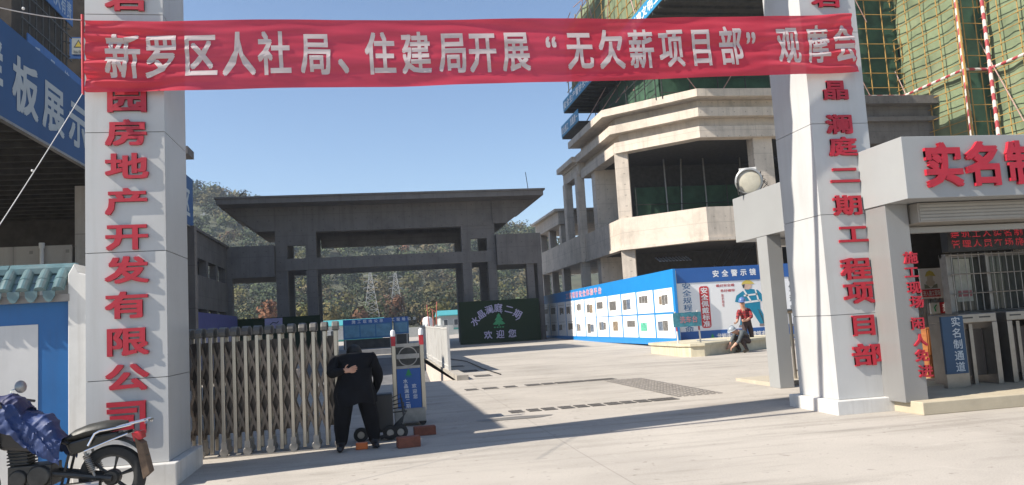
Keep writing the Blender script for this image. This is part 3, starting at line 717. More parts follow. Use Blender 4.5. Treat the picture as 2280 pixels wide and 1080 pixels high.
# block to the right of the corner
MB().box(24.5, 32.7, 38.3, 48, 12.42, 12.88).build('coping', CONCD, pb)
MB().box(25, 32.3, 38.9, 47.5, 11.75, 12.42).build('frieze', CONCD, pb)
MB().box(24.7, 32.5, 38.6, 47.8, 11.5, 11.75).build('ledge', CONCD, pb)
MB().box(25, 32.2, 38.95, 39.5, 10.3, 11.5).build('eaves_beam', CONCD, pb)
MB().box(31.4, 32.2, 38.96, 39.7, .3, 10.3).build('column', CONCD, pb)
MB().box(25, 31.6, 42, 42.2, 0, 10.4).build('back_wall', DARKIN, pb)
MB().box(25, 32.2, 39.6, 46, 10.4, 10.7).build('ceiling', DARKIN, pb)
# lower wing running back towards the gatehouse
MB().box(13.4, 13.9, 49.0, 62, 5.32, 6.92).build('wing_band', CONC, pb)
MB().box(13.3, 18, 49.0, 62, 5.16, 5.32).build('wing_slab', CONC, pb)
for y in (49.2, 54.4, 58, 61.2):
    MB().box(13.5, 14.0, y, y+.6, .4, 5.2).build('wing_column', CONC, pb); MB().box(13.5, 14.0, y, y+.6, 6.9, 8.3 if y > 53 else 11.2).build('wing_column', CONC, pb)
MB().box(13.6, 14.3, 49.05, 53.2, 10.9, 11.6).build('wing_beam', CONC, pb)
MB().box(13.2, 18, 49.02, 53.4, 11.75, 12.1).build('wing_coping', CONC, pb); MB().box(13.5, 17.5, 49.02, 53.0, 11.6, 11.75).build('wing_ledge', CONC, pb)
MB().box(13.5, 14.0, 52.4, 53.1, 6.9, 10.9).build('wing_column', CONC, pb)
MB().box(13.3, 17.5, 54.2, 62.2, 8.35, 9.25).build('wing_parapet', CONC, pb); MB().box(13.0, 17.8, 53.9, 62.5, 9.25, 9.42).build('wing_coping', CONC, pb)

# ================================================================== towers with green nets
YELT = YEL
def rw_mat():
    m, nt, b, vec = base('red_white_tube'); s = nt.nodes.new('ShaderNodeSeparateXYZ'); nt.links.new(vec, s.inputs[0])
    t = math_(nt, 'ADD', math_(nt, 'ADD', s.outputs[0], s.outputs[1]), s.outputs[2])
    f = math_(nt, 'LESS_THAN', math_(nt, 'FRACT', math_(nt, 'MULTIPLY', t, 1.35)), .5)
    nt.links.new(mixc(nt, f, (.36,.05,.06), (.62,.58,.54)), b.inputs['Base Color']); b.inputs['Roughness'].default_value = .6; return m
RW = rw_mat()
PINK = M('pale_rusty_tube', (.36,.22,.19), .6, var=.3, scale=5)
def net_face(t, p0, p1, z0, z1, mat, step=1.5, lev=.62, braces=True, seed=1, out=.12, YELT=YEL):
    """net between plan points p0 and p1 with poles, ledgers and braces outside it (left of p0->p1 is inside)"""
    r = random.Random(seed); a = Vector((*p0, 0)); b = Vector((*p1, 0)); d = (b-a); L = d.length; d.normalize(); n = Vector((d.y, -d.x, 0))
    mb = MB(); nx, nzc = max(2, int(L*2)), max(2, int((z1-z0)*1.5)); o = len(mb.v)
    for i in range(nx+1):
        for j in range(nzc+1):
            q = a+d*(L*i/nx)+ZV*(z0+(z1-z0)*j/nzc); k = .14*noise.noise(q*.9)+.05*noise.noise(q*3); mb.v.append(tuple(q+n*k))
    for i in range(nx):
        for j in range(nzc): mb.f.append((i*(nzc+1)+j, (i+1)*(nzc+1)+j, (i+1)*(nzc+1)+j+1, i*(nzc+1)+j+1)); mb.m.append(0)
    mb.build('netting', mat, t, smooth=True, fix=False)
    k = max(1, round(L/step))
    for i in range(k+1):
        q = a+d*(L*i/k)+n*(out+.14); MB().tube([q+ZV*z0, q+ZV*z1], .032, 6).build('pole', YELT, t)
    z = z0+.3; i = 0
    while z < z1:
        q0, q1 = a-d*.15+n*(out+.21)+ZV*(z+r.uniform(-.03,.03)), b+d*.15+n*(out+.21)+ZV*(z+r.uniform(-.03,.03))
        MB().tube([q0, q1], .026, 5).build('ledger', YELT, t); z += lev; i += 1
    if braces:
        x = 0
        while x+2.2 < L+.1:
            for zz in (z0, z0+5.2):
                s = 1 if int(x) % 2 else -1
                q = a+d*(x+1.1)+n*(out+.27); MB().tube([q-d*s*1.1+ZV*zz, q+d*s*1.1+ZV*min(z1, zz+5)], .03, 5).build('brace', PINK, t)
            x += 3.1
    return a, b, n
def rw_tube(t, a, b, r=.075):
    MB().tube([a, b], r, 8).build('striped_tube', RW, t)
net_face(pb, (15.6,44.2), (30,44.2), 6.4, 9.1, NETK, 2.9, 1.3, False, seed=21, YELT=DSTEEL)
rt = thing('scaffolded_tower', (36, 38, 0), 'tower wrapped in green netting and yellow tubes above the right pillar', 'building', 'towers under construction')
Z0, Z1 = 5.0, 24
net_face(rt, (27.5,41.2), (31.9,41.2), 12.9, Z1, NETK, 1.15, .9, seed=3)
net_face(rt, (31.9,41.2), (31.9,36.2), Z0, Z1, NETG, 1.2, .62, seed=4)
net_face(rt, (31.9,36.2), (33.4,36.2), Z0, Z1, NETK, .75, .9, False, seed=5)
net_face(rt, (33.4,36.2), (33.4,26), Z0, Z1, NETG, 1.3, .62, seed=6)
MB().box(32.2, 60, 36.6, 70, 0, Z1).build('building_core', DARKIN, rt); MB().box(33.7, 60, 26, 36.5, 0, Z1).build('building_core', DARKIN, rt)
MB().box(27.6, 32, 41.5, 60, 0, Z1).build('building_core', DARKIN, rt)
for zb in (13.55, 20.2):
    rw_tube(rt, (27.4,40.75,zb), (31.6,40.75,zb)); rw_tube(rt, (31.55,40.8,zb), (31.55,36.0,zb)); rw_tube(rt, (31.6,35.85,zb), (33.1,35.85,zb)); rw_tube(rt, (33.05,35.9,zb), (33.05,26,zb))
for x, y in ((31.5,35.8),(33.0,35.7),(28.0,40.7)):
    rw_tube(rt, (x,y,Z0 if x > 30 else 12.9), (x,y,Z1), .10)
MB().tube([(31.45,35.7,Z0),(31.45,35.7,Z1)], .06, 6).build('pole', YEL, rt)
# tower above the podium
ut = thing('scaffolded_tower', (20, 44, 13), 'tower above the podium with blue slogan strips under green netting', 'building', 'towers under construction')
net_face(ut, (14.5,52.4), (14.5,33.5), 17.2, 22, NETG, 1.5, .7, seed=8)
MB().box(15, 20, 33.6, 52, 17, 22).build('building_core', DARKIN, ut)
SOF = M('dark_platform', (.030,.028,.024), .9, var=.5, scale=3)
pl = MB()
pl.box(14.0, 21.5, 33.2, 53.2, 16.15, 16.3)
for k in range(24): pl.box(14.0, 21.5, 33.4+.82*k, 33.5+.82*k, 16.02, 16.15)
pl.build('platform', SOF, ut)
for y0_, y1_, z0_, s in ((33.0,53.2,16.3,'安全生产警钟长鸣 大家努力齐争安全 创建文明工地'),(49.5,54.2,14.72,'安全施工 质量第一')):
    sb = MB().box(13.96, 14.0, y0_, y1_, z0_-.1, z0_+.72).build('slogan_strip', M('cyan_slogan', (.02,.22,.42), .5, var=.1), ut)
    t = MB(); n = len(s); pt = (y1_-y0_)/(n+.3)
    put_text(t, s, (13.955, (y0_+y1_)/2, z0_+.3), -YV, ZV, pt*.9, .55, pitch=pt, weight=.03, lift=.006); t.build('lettering', PAPER, sb, fix=False)
MB().box(14.0, 19, 49.5, 54.2, 14.5, 14.62).build('platform', SOF, ut)
net_face(ut, (15.6,50), (15.6,38.9), 12.9, 16.0, NETK, 1.6, .8, False, seed=9, YELT=DSTEEL)  # dark pole colour here and below paints in shade under the overhanging platform
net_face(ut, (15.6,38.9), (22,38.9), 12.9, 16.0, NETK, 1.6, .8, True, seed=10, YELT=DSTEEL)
MB().box(16, 22, 39.3, 50, 12.9, 16).build('building_core', DARKIN, ut)
for k in range(5): MB().tube([(14.6+.3*k,50-2.4*k,14.6),(15.2+.5*k,47-2.2*k,16.1)], .035, 5).build('brace', PINK, ut)
rw_tube(ut, (21.0,33.5,16.3), (21.0,33.5,22), .12); MB().tube([(20.8,33.5,16.3),(20.8,33.5,22)], .05, 6).build('pole', YEL, ut)

# ================================================================== boards along the right of the drive
ph = thing('photo_board', (11, 40, gz(40)), 'long blue display board with two rows of white photo sheets', 'notice board')
MB().box(11.0, 11.1, 27.62, 53.0, .33, 3.16).build('board', BLUEB, ph)
PHOTO = [M('photo_print_%s' % n, c, .5, var=.6, scale=9) for n, c in (('grey', (.13,.125,.12)), ('brown', (.22,.17,.12)), ('blue', (.11,.14,.19)), ('green', (.10,.40,.28)))]
for r_, (za, zb) in enumerate(((1.58,2.48),(.60,1.50))):
    for k in range(12):
        ya = 27.75+2.09*k; sh = MB().box(10.988, 10.999, ya+.07, ya+1.98, za+.0, zb+.012*k).build('photo_sheet', PAPER, ph)
        pm = MB(); r = random.Random(k*7+r_)
        y1, z1 = ya+1.98-.12-r.uniform(0,.45), zb-.13-r.uniform(0,.12); wd = r.uniform(.75,1.2); hh = r.uniform(.38,.5)
        nseg = r.choice((1,2,3))
        for q in range(nseg): pm.box(10.983, 10.9875, y1-wd*(q+1)/nseg+.03, y1-wd*q/nseg, z1-hh*r.uniform(.8,1), z1-r.uniform(0,.06), r.choice((0,0,1,2)) if not (k == 1 and r_ == 1) else 3)
        for q in range(3): pm.box(10.985, 10.9875, ya+.25, ya+.25+r.uniform(.4,.9), z1-.06-.06*q-.01, z1-.06-.06*q, 0)
        for q in range(2): pm.box(10.985, 10.9875, ya+.3, ya+1.7, zb-.1, zb-.085, 0)
        pm.build('photo', PHOTO, sh)
tx = MB(); put_text(tx, '工程项目安全体验平台', (11.0, 40.6, 2.86), -YV, ZV, .62, .36, pitch=.74, weight=.045, lift=.004)
tx.build('lettering_outline', PAPER, ph, fix=False)
tx = MB(); put_text(tx, '工程项目安全体验平台', (11.0, 40.6, 2.86), -YV, ZV, .62, .36, pitch=.74, weight=.0, lift=.012); tx.build('lettering', M('pink_letter', (.55,.10,.20), .5), ph, fix=False)
for k in range(9):
    y = 27.8+3.1*k; MB().box(11.11, 11.19, y, y+.08, gz(y), 3.1).build('leg', STEEL, ph)
MB().box(11.25, 11.6, 27.7, 53, .2, .5).build('dark_base', DARKIN, ph)

sb = thing('safety_board', (14, 28, gz(28)), 'white safety poster board with a painted worker in blue overalls', 'sign')
MB().box(11.12, 17.2, 28.0, 28.08, .30, 3.18).build('board', PAPER, sb)
MB().box(11.12, 17.2, 27.985, 27.999, 2.62, 3.18).build('header', BLUED, sb); MB().box(11.12, 17.2, 27.985, 27.999, .30, .80).build('footer', BLUED, sb)
tx = MB()
for k, ch in enumerate('安全警示镜'): put_glyph(tx, ch, (12.85+.378*k, 27.985, 2.92), XV, ZV, .27, .27, weight=.03)
put_text(tx, '龙岩市西安第一建筑有限公司', (14.0, 27.985, .56), XV, ZV, .21, .24, pitch=.203, weight=.02)
tx.build('white_lettering', PAPER, sb, fix=False)
tx = MB(); put_text(tx, '安全规程系生命', (11.64, 28.0, 1.70), XV, ZV, .36, .25, pitch=.268, vertical=True, weight=.012); tx.build('blue_lettering', M('blue_ink', (.02,.13,.30), .5), sb, fix=False)
rb = MB(); 
pts = []
for cx, cz, a0 in ((12.42,2.37,0),(12.24,2.37,90),(12.24,1.0,180),(12.42,1.0,270)):
    for q in range(5): a = R(a0+q*22.5); pts.append((cx+.1*math.cos(a), cz+.1*math.sin(a)))
rb.prism(pts, 'y', 27.99, 27.999); rbo = rb.build('red_label', REDM, sb)
tx = MB(); put_text(tx, '安全佩戴标准', (12.33, 27.99, 1.68), XV, ZV, .3, .24, pitch=.25, vertical=True, weight=.02); tx.build('lettering', PAPER, rbo, fix=False)
tx = MB(); put_text(tx, '戴好安全帽', (13.2, 28.0, 2.46), XV, ZV, .15, .11, weight=.012); put_text(tx, '系好帽带', (13.28, 28.0, 2.26), XV, ZV, .15, .11, weight=.012)
put_text(tx, '防护到位', (13.06, 28.0, 1.9), XV, ZV, .1, .12, vertical=True, weight=.008); tx.build('red_lettering', REDM, sb, fix=False)
lg = MB(); tree_logo(lg, (12.52, 27.984, .50), .18); lg.build('logo', GREENL, sb, fix=False)
# the painted worker: a flat picture on the board
def flat(name, pts, mat, lay, cx=14.12, cz=2.36): 
    mb = MB(); mb.poly([(cx+x, 28.0-.002*lay, cz+z*.88) for x, z in pts]); return mb.build(name, mat, sb)
OV = M('overall_blue_print', (.01,.22,.36), .5); SK = M('skin_print', (.62,.44,.34), .5); YH = M('helmet_yellow_print', (.62,.48,.10), .5)
flat('painted_overalls', [(-.30,-.22),(-.12,-.10),(.14,-.10),(.40,-.16),(.58,-.40),(.62,-.62),(.48,-.66),(.44,-.55),(.44,-.98),(.62,-1.42),(.62,-1.62),(.36,-1.62),(.16,-1.22),(.02,-.98),(-.12,-1.25),(-.22,-1.62),(-.46,-1.62),(-.40,-1.25),(-.30,-.98),(-.28,-.60),(-.34,-.68),(-.58,-.62),(-.50,-.36)], OV, 2)
flat('painted_face', [(-.14,-.10),(-.18,.02),(-.16,.14),(.14,.14),(.17,.04),(.12,-.06),(.02,-.12)], SK, 3)
flat('painted_helmet', [(-.26,.10),(-.20,.22),(-.06,.29),(.10,.28),(.20,.20),(.28,.12),(.12,.11),(-.12,.13)], YH, 4)
flat('painted_hair', [(-.24,.10),(-.12,.12),(-.16,-.04),(-.20,-.06)], PRINTD, 5)
for pts in ([(-.22,-.14),(-.15,-.12),(.10,-.62),(.03,-.64)], [(.26,-.12),(.32,-.14),(.42,-.62),(.35,-.62)], [(-.2,-.34),(.36,-.30),(.36,-.37),(-.2,-.41)], [(-.28,-.64),(.46,-.58),(.46,-.66),(-.28,-.72)]): flat('painted_harness', pts, PAPER, 4)
flat('painted_boot', [(.34,-1.62),(.62,-1.62),(.66,-1.72),(.34,-1.72)], M('boot_print', (.25,.2,.2), .6), 3); flat('painted_boot', [(-.48,-1.62),(-.22,-1.62),(-.22,-1.72),(-.52,-1.72)], M('boot_print2', (.25,.2,.2), .6), 3)
for k in range(6): flat('painted_fold', [(.30+.04*k,-1.0-.1*k),(.34+.04*k,-1.0-.1*k),(.46+.02*k,-1.12-.1*k),(.40+.02*k,-1.1-.1*k)], PRINTD, 4)
for x in (11.3, 13.2, 15.1, 17): MB().box(x-.04, x+.04, 28.09, 28.17, gz(28), 3.1).build('leg', STEEL, sb)
sb2 = thing('safety_board', (18, 27.2, gz(27)), 'white safety board seen in the gap beside the right gate pillar', 'sign')
p0 = PY(1742, 583, 26); p1 = PY(1790, 750, 26)
MB().box(p0.x-.1, p0.x+3.2, 26, 26.08, .45, 3.05).build('board', PAPER, sb2); MB().box(p0.x-.1, p0.x+3.2, 25.985, 25.999, 2.58, 3.05).build('header', BLUED, sb2); MB().box(p0.x-.1, p0.x+3.2, 25.985, 25.999, .45, .9).build('footer', BLUED, sb2)
tx = MB(); q = PY(1764, 655, 26); put_text(tx, '自觉遵守', (q.x, 26, q.z+.05), XV, ZV, .26, .26, pitch=.36, vertical=True, weight=.012); tx.build('lettering', M('black_ink', (.03,.05,.06), .5), sb2, fix=False)
mb = MB(); 
for a, b in (((-.06,-.03),(.30,.05)),): mb.poly([(q.x+.12+x, 25.98, 2.82+z) for x, z in ((-.2,.12),(.1,.02),(.3,.1),(.3,-.12),(.1,-.06),(-.1,.02))])
mb.build('picture', PRINTD, sb2)
for x in (p0.x, p0.x+1.5, p0.x+3): MB().box(x-.04, x+.04, 26.09, 26.15, gz(26), 3).build('leg', STEEL, sb2)
# ================================================================== right entrance: canopy, sign column, turnstiles
cn = thing('entrance_canopy', (8, 9.3, 0), 'grey clad worker entrance with a thick canopy and big red raised characters', 'building')
GREYP = M('grey_composite_panel', (.29,.295,.295), .4, var=.04, scale=1.2, streak=.12, dirt=(.3,.29,.28))
MB().prism([(6.86,9.0),(12.5,9.0),(12.5,13.4),(8.9,13.4),(8.9,10.92),(6.86,10.92)], 'z', 2.80, 3.62).build('canopy', GREYP, cn, bevel=.006)
MB().box(6.88, 7.22, 9.5, 9.95, .15, 2.80).build('sign_column', M('brushed_grey_panel', (.24,.235,.23), .38, .2, var=.08, scale=2, stretch=(1,1,.2)), cn, bevel=.006)
MB().box(7.26, 12.4, 9.35, 9.75, 2.52, 2.79).build('shutter_box', M('shutter_grey', (.26,.24,.215), .5, .2, var=.08), cn, bevel=.01)
sl_ = MB()
for k in range(5): sl_.box(7.28, 12.4, 9.338-.0, 9.349, 2.545+.045*k, 2.575+.045*k)
sl_.build('shutter_rib', M('shutter_rib', (.29,.27,.24), .5, .2, var=.08), cn)
MB().box(7.22, 12.4, 9.75, 9.85, 2.42, 2.5).build('lintel_bar', GREYP, cn)
for ch, u, v in (('实',2097,368),('名',2187,365),('制',2278,362)):
    q = PY(u, v, 9.0); mb = MB(); put_glyph(mb, ch, q, XV, ZV, .58, .60, depth=.045, weight=.042, lift=0); mb.build('raised_character', RED, cn)
for ch, u, v in (('施',2026,574),('工',2028,606),('现',2034,640),('场',2040,672),('闲',2042,720),('人',2048,757),('免',2052,791),('进',2060,826)):
    q = PY(u, v, 9.5); mb = MB(); put_glyph(mb, ch, q+XV*.0, XV, ZV, .21, .17, depth=.022, weight=.03, lift=0); mb.build('small_raised_character', RED, cn)
MB().box(12.1, 12.5, 9.5, 9.95, .15, 2.8).build('sign_column', GREYP, cn)
MB().box(6.9, 7.15, 9.96, 10.9, .15, 2.79).build('side_wall', GREYP, cn)
MB().box(12.25, 12.5, 9.96, 13.3, .15, 2.79).build('side_wall', WHITE2, cn)
pf = MB().prism([(6.95,9.27),(13.5,9.27),(13.5,13.4),(8.9,13.4),(8.9,10.92),(6.95,10.92)], 'z', .001, .17); tag(pf.build('entrance_step', M('step_concrete', (.43,.37,.27), .8, var=.12, scale=2, bmp=.2), bevel=.012), 'raised concrete step under the worker entrance', 'step')
# side passage portal with lamp
sp_ = thing('side_portal', (7.4, 14, gz(14)), 'grey clad portal with a thick beam standing left of the right gate pillar', 'portal')
MB().box(7.15, 8.0, 12.5, 14.5, 2.83, 3.70).build('beam', GREYP, sp_, bevel=.006)
MB().box(7.16, 7.44, 13.3, 13.68, gz(13.5), 2.83).build('column', GREYP, sp_, bevel=.006)
MB().box(7.22, 8.6, 13.72, 15.2, .0, .13).build('threshold', M('step_stone', (.42,.37,.29), .8, var=.1), sp_)
MB().box(7.63, 8.3, 13.9, 14.2, 2.68, 2.81).build('ledge', WHITE2, sp_)
fl = thing('floodlight', (7.3, 14.2, 3.72), 'round industrial floodlight on top of the grey portal beam', 'lamp')
c = Vector((7.25, 13.95, 3.96)); ax = Vector((-.45,-.88,-.12)).normalized()
hm = MB(); hm.lathe([(0,.14),(.13,.14),(.2,.05),(.235,0),(.245,-.03),(.225,-.035)], c, -ax, 32); hm.lathe([(.245,-.03),(.26,-.02),(.26,0),(.24,.01)], c, -ax, 32)
hm.build('housing', M('lamp_housing', (.35,.36,.36), .4, .5), fl, smooth=True)
gl = MB(); gl.lathe([(0,.02),(.1,.018),(.18,.008),(.222,-.005)], c, ax, 32); gl.build('lens', M('lamp_lens', (.45,.43,.36), .12, var=.15, scale=5), fl, smooth=True)
ly = MB(); ly.lathe([(0,.026),(.05,.022),(.09,.014)], c+Vector((.03,0,.03)), ax, 20); ly.build('emitter', M('lamp_emitter', (.5,.36,.10), .3), fl, smooth=True)
MB().obox(c-ax*.22+ZV*.1, Vector((.15,-.07,0)), Vector((.05,.1,0)), ZV*.16).build('ballast', M('lamp_grey', (.5,.5,.49), .4), fl, bevel=.01)
br = MB().tube([c+Vector((-.22,.05,-.02)), c+Vector((-.2,.06,-.24)), c+Vector((.2,.0,-.24)), c+Vector((.24,-.06,0))], .018, 6); br.build('bracket', DSTEEL, fl)
rw = MB()
for k in range(5): rw.tube([c+Vector((.25,.1,.1)), c+Vector((.35+.04*k,.15,.22-.08*k)), c+Vector((.3,.2,-.2))], .008, 5)
rw.build('cable', BLACK, fl)
# stainless railing in the passage
ra_ = thing('handrail', (8, 14.1, .13), 'stainless steel handrail in the passage beside the right gate pillar', 'railing')
MB().tube([(7.78,14.1,1.42),(7.82,14.1,1.42),(9.0,14.1,1.42)], .045, 12).build('top_rail', STEEL, ra_, smooth=True)
MB().tube([(7.93,14.1,.13),(7.93,14.1,1.38)], .03, 10).build('post', STEEL, ra_, smooth=True)
MB().tube([(7.93,14.1,1.15),(9,14.1,1.15)], .018, 8).tube([(7.93,14.1,.28),(9,14.1,.28)], .018, 8).build('mid_rail', STEEL, ra_, smooth=True)
for x in (8.04, 8.15, 8.26, 8.37, 8.5, 8.62): MB().tube([(x,14.1,.28),(x,14.1,1.15)], .013, 8).build('baluster', STEEL, ra_, smooth=True)
# LED screen with red dot text
ld = thing('led_screen', (9.6, 10.8, 2.2), 'dark dot matrix screen showing rows of red characters under the canopy', 'screen')
MB().box(8.84, 11.4, 10.8, 10.95, 2.2, 2.58).build('case', BLACK, ld, bevel=.008)
LEDM = emit('led_red', (1.0,.03,.06), .28); mb = MB(); r = random.Random(5)
rows = ('建筑工人实名制管理进场人员', '管理人员在场施工人员在场人数')
for k, s in enumerate(rows):
    for i, ch in enumerate(s):
        V, F, E_ = glyph(ch, 0); cx, cz = 8.98+.19*i, 2.475-.155*k
        # sample the strokes as separate dots
        tris = []
        seen = set()
        for f in F:
            P = [V[q] for q in f]
            xs_ = [q[0] for q in P]; ys_ = [q[1] for q in P]
            for gx_ in range(int(min(xs_)*13), int(max(xs_)*13)+2):
                for gy_ in range(int((min(ys_)+.12)*11), int((max(ys_)+.12)*11)+2):
                    x, y = (gx_+.5)/13, (gy_+.5)/11-.12
                    ins = True
                    for q in range(3):
                        a, b = P[q], P[(q+1) % 3]
                        if (b[0]-a[0])*(y-a[1])-(b[1]-a[1])*(x-a[0]) < -1e-6: ins = False; break
                    if ins: seen.add((gx_, gy_))
        for gx_, gy_ in seen:
            x = cx+(gx_/13-.5)*.17; z = cz+(gy_/11-.5)*.13; mb.add([(x,10.795,z),(x+.010,10.795,z),(x+.010,10.795,z+.009),(x,10.795,z+.009)], [(0,1,2,3)])
mb.build('dot_text', LEDM, ld, fix=False)
# inner signs and ribbed partition
pt = thing('ribbed_partition', (10.2, 13.1, .17), 'ribbed metal partition behind the turnstiles', 'partition'); mb = MB()
for k in range(12): mb.box(9.8+.1*k, 9.86+.1*k, 13.05, 13.12, .9, 1.6); mb.box(9.86+.1*k, 9.9+.1*k, 13.09, 13.12, .9, 1.6)
mb.build('sheet', M('ribbed_steel', (.55,.55,.55), .35, .6, var=.1), pt); MB().box(9.6, 11.1, 13.13, 13.2, .17, .9).build('base_panel', DARKIN, pt)
hs = thing('hazard_notice', (10.4, 13, 1.55), 'white hazard notice with a yellow warning triangle behind the turnstiles', 'sign')
MB().box(9.98, 10.85, 13.0, 13.03, 1.5, 2.06).build('sheet', PAPER, hs)
tm = MB(); tm.poly([(10.42,12.996,1.73),(10.80,12.996,1.73),(10.61,12.996,2.04)]); tm.build('triangle', PRINTD, hs)
tm = MB(); tm.poly([(10.475,12.993,1.76),(10.745,12.993,1.76),(10.61,12.993,1.985)]); tm.build('inner_triangle', M('warning_yellow', (.62,.50,.04), .5), hs)
tx = MB(); put_glyph(tx, '!', (10.66,12.993,1.85), XV, ZV, .2, .2, weight=.02); tx.build('exclamation_mark', PRINTD, hs, fix=False)
for x0, x1, s in ((9.99,10.36,'进入施工现场'),(10.42,10.84,'注意安全')):
    o = MB().box(x0, x1, 12.99, 12.999, 1.53, 1.67).build('red_label', REDM, hs); tx = MB(); put_text(tx, s, ((x0+x1)/2, 12.99, 1.6), XV, ZV, (x1-x0)/len(s)*.95, .11, weight=.012); tx.build('lettering', PAPER, o, fix=False)
fm = MB(); fm.poly([(10.08+x,12.996,1.72+z) for x, z in ((0,.08),(.03,.02),(.1,0),(.17,.02),(.2,.08),(.16,.12),(.16,.2),(.04,.2),(.04,.12))]); fm.build('drawn_figure', M('line_print', (.55,.5,.42), .5), hs)
fm = MB(); fm.poly([(10.08+x,12.993,1.72+z) for x, z in ((.0,.19),(.04,.27),(.1,.30),(.17,.27),(.22,.19),(.1,.205))]); fm.build('drawn_helmet', M('warning_yellow2', (.6,.5,.1), .5), hs)
fm = MB(); fm.poly([(10.08+x,12.9935,1.72+z) for x, z in ((-.03,.05),(.03,.03),(.1,-.03),(.17,.03),(.24,.05),(.24,-.03),(-.03,-.03))]); fm.build('drawn_collar', M('line_print2', (.25,.27,.2), .5), hs)
fs = thing('forbidden_notice', (10.3, 13, 1.2), 'small red and white prohibition notice below the hazard notice', 'sign')
o = MB().box(10.33, 10.75, 13.0, 13.03, 1.22, 1.42).build('red_sheet', REDM, fs); tx = MB(); put_text(tx, '禁止', (10.54,13.0,1.32), XV, ZV, .17, .16, weight=.02); tx.build('lettering', PAPER, o, fix=False)
MB().box(10.13, 10.32, 13.0, 13.03, 1.22, 1.42).build('white_sheet', PAPER, fs)
tx = MB(); tx.tube([(10.22,12.99,1.26),(10.2,12.99,1.33),(10.25,12.99,1.38)], .012, 5); tx.build('pictogram', GREENL, fs)
# window grille and wall of the guard room
gr_ = thing('guard_room', (10.5, 11.3, .17), 'dim guard room behind a barred window under the canopy', 'building')
MB().box(9.22, 12.2, 11.45, 11.5, 1.2, 2.2).build('window_glass', M('dim_glass', (.05,.055,.05), .08, var=.3, scale=2), gr_)
MB().box(9.18, 12.2, 11.42, 11.6, .17, 1.22).build('lower_wall', M('beige_tile', (.26,.23,.19), .5, var=.15), gr_)
MB().box(9.18, 9.26, 11.3, 11.45, 1.2, 2.2).box(9.9, 9.97, 11.3, 11.45, 1.2, 2.2).box(9.18, 12.2, 11.4, 11.46, 2.14, 2.2).build('window_frame', STEELD, gr_)
for k in range(20): MB().tube([(9.2+.125*k,11.2,1.2),(9.2+.125*k,11.2,2.2)], .009, 6).build('bar', STEELD, gr_)
for z in (1.26, 1.55, 1.86, 2.17): MB().tube([(9.15,11.19,z),(12,11.19,z)], .011, 6).build('cross_bar', STEELD, gr_)
sh = MB().box(9.42, 9.72, 11.44, 11.449, 1.42, 2.12).build('paper_notice', M('paper_grey', (.42,.43,.38), .6, var=.2, scale=9), gr_)
o = MB().box(9.45, 9.7, 11.43, 11.439, 1.5, 1.6).build('pink_strip', M('pink_strip', (.4,.14,.15), .6), gr_)
MB().box(9.3, 12.2, 11.0, 11.4, 1.2, 1.24).build('sill', GREYP, gr_)
# turnstiles
TS = M('turnstile_steel', (.27,.25,.23), .35, .85, var=.12, scale=6)
def turnstile(x, label):
    t = thing('turnstile', (x+.35, 10.8, .17), label, 'turnstile', 'turnstiles under the canopy')
    MB().box(x, x+.66, 10.5, 11.15, 1.10, 1.24).build('top', TS, t, bevel=.012); 
    MB().box(x, x+.09, 10.5, 11.15, .17, 1.10).build('side_panel', TS, t, bevel=.006); MB().box(x+.57, x+.66, 10.5, 11.15, .17, 1.10).build('side_panel', TS, t, bevel=.006)
    MB().box(x+.1, x+.56, 10.7, 10.75, .30, 1.0).build('wing_gate', M('smoked_panel', (.06,.05,.045), .2), t)
    MB().box(x+.3, x+.36, 10.66, 10.72, .17, 1.08).build('centre_post', TS, t)
    for k in (0, 1): MB().box(x+.06+.3*k, x+.25+.3*k, 10.494, 10.499, 1.17, 1.19).build('slot', BLACK, t)
    return t
turnstile(8.62, 'steel turnstile next to the blue lane sign'); turnstile(9.45, 'steel turnstile at the right edge, second from the blue lane sign')
ls = thing('lane_sign', (8.4, 10.4, .17), 'tall narrow blue lane sign with white characters under the canopy', 'sign')
MB().box(8.24, 8.60, 10.38, 10.42, .38, 1.22).build('board', M('lane_blue', (.008,.05,.12), .45, var=.1), ls); MB().box(8.26, 8.58, 10.42, 10.5, .17, 1.15).build('stand', TS, ls)
tx = MB(); put_text(tx, '实名制通道', (8.47, 10.38, .81), XV, ZV, .16, .15, pitch=.165, vertical=True, weight=.014); tx.build('lettering', M('lane_white', (.45,.5,.55), .5), ls, fix=False)
ck = thing('wooden_cabinet', (8.9, 12.2, .17), 'orange brown wooden cabinet behind the blue lane sign', 'cabinet')
WOODO = M('orange_wood', (.30,.11,.035), .5, var=.2, scale=3, stretch=(1,1,6))
q0 = PY(2074, 740, 12); MB().box(q0.x-.1, q0.x+.45, 12, 12.4, .17, 1.0).build('carcass', WOODO, ck); MB().box(q0.x-.08, q0.x+.43, 11.985, 11.999, .55, .98).build('door', M('orange_wood_door', (.36,.13,.04), .4, var=.15), ck); MB().box(q0.x-.08, q0.x+.43, 11.985, 11.999, .3, .42).build('drawer', WOODO, ck)
bk = thing('entrance_back_wall', (10, 13.3, .17), 'dark back wall of the worker entrance', 'wall'); MB().box(8.95, 12.4, 13.25, 13.38, .17, 2.79).build('wall_face', DARKIN, bk)

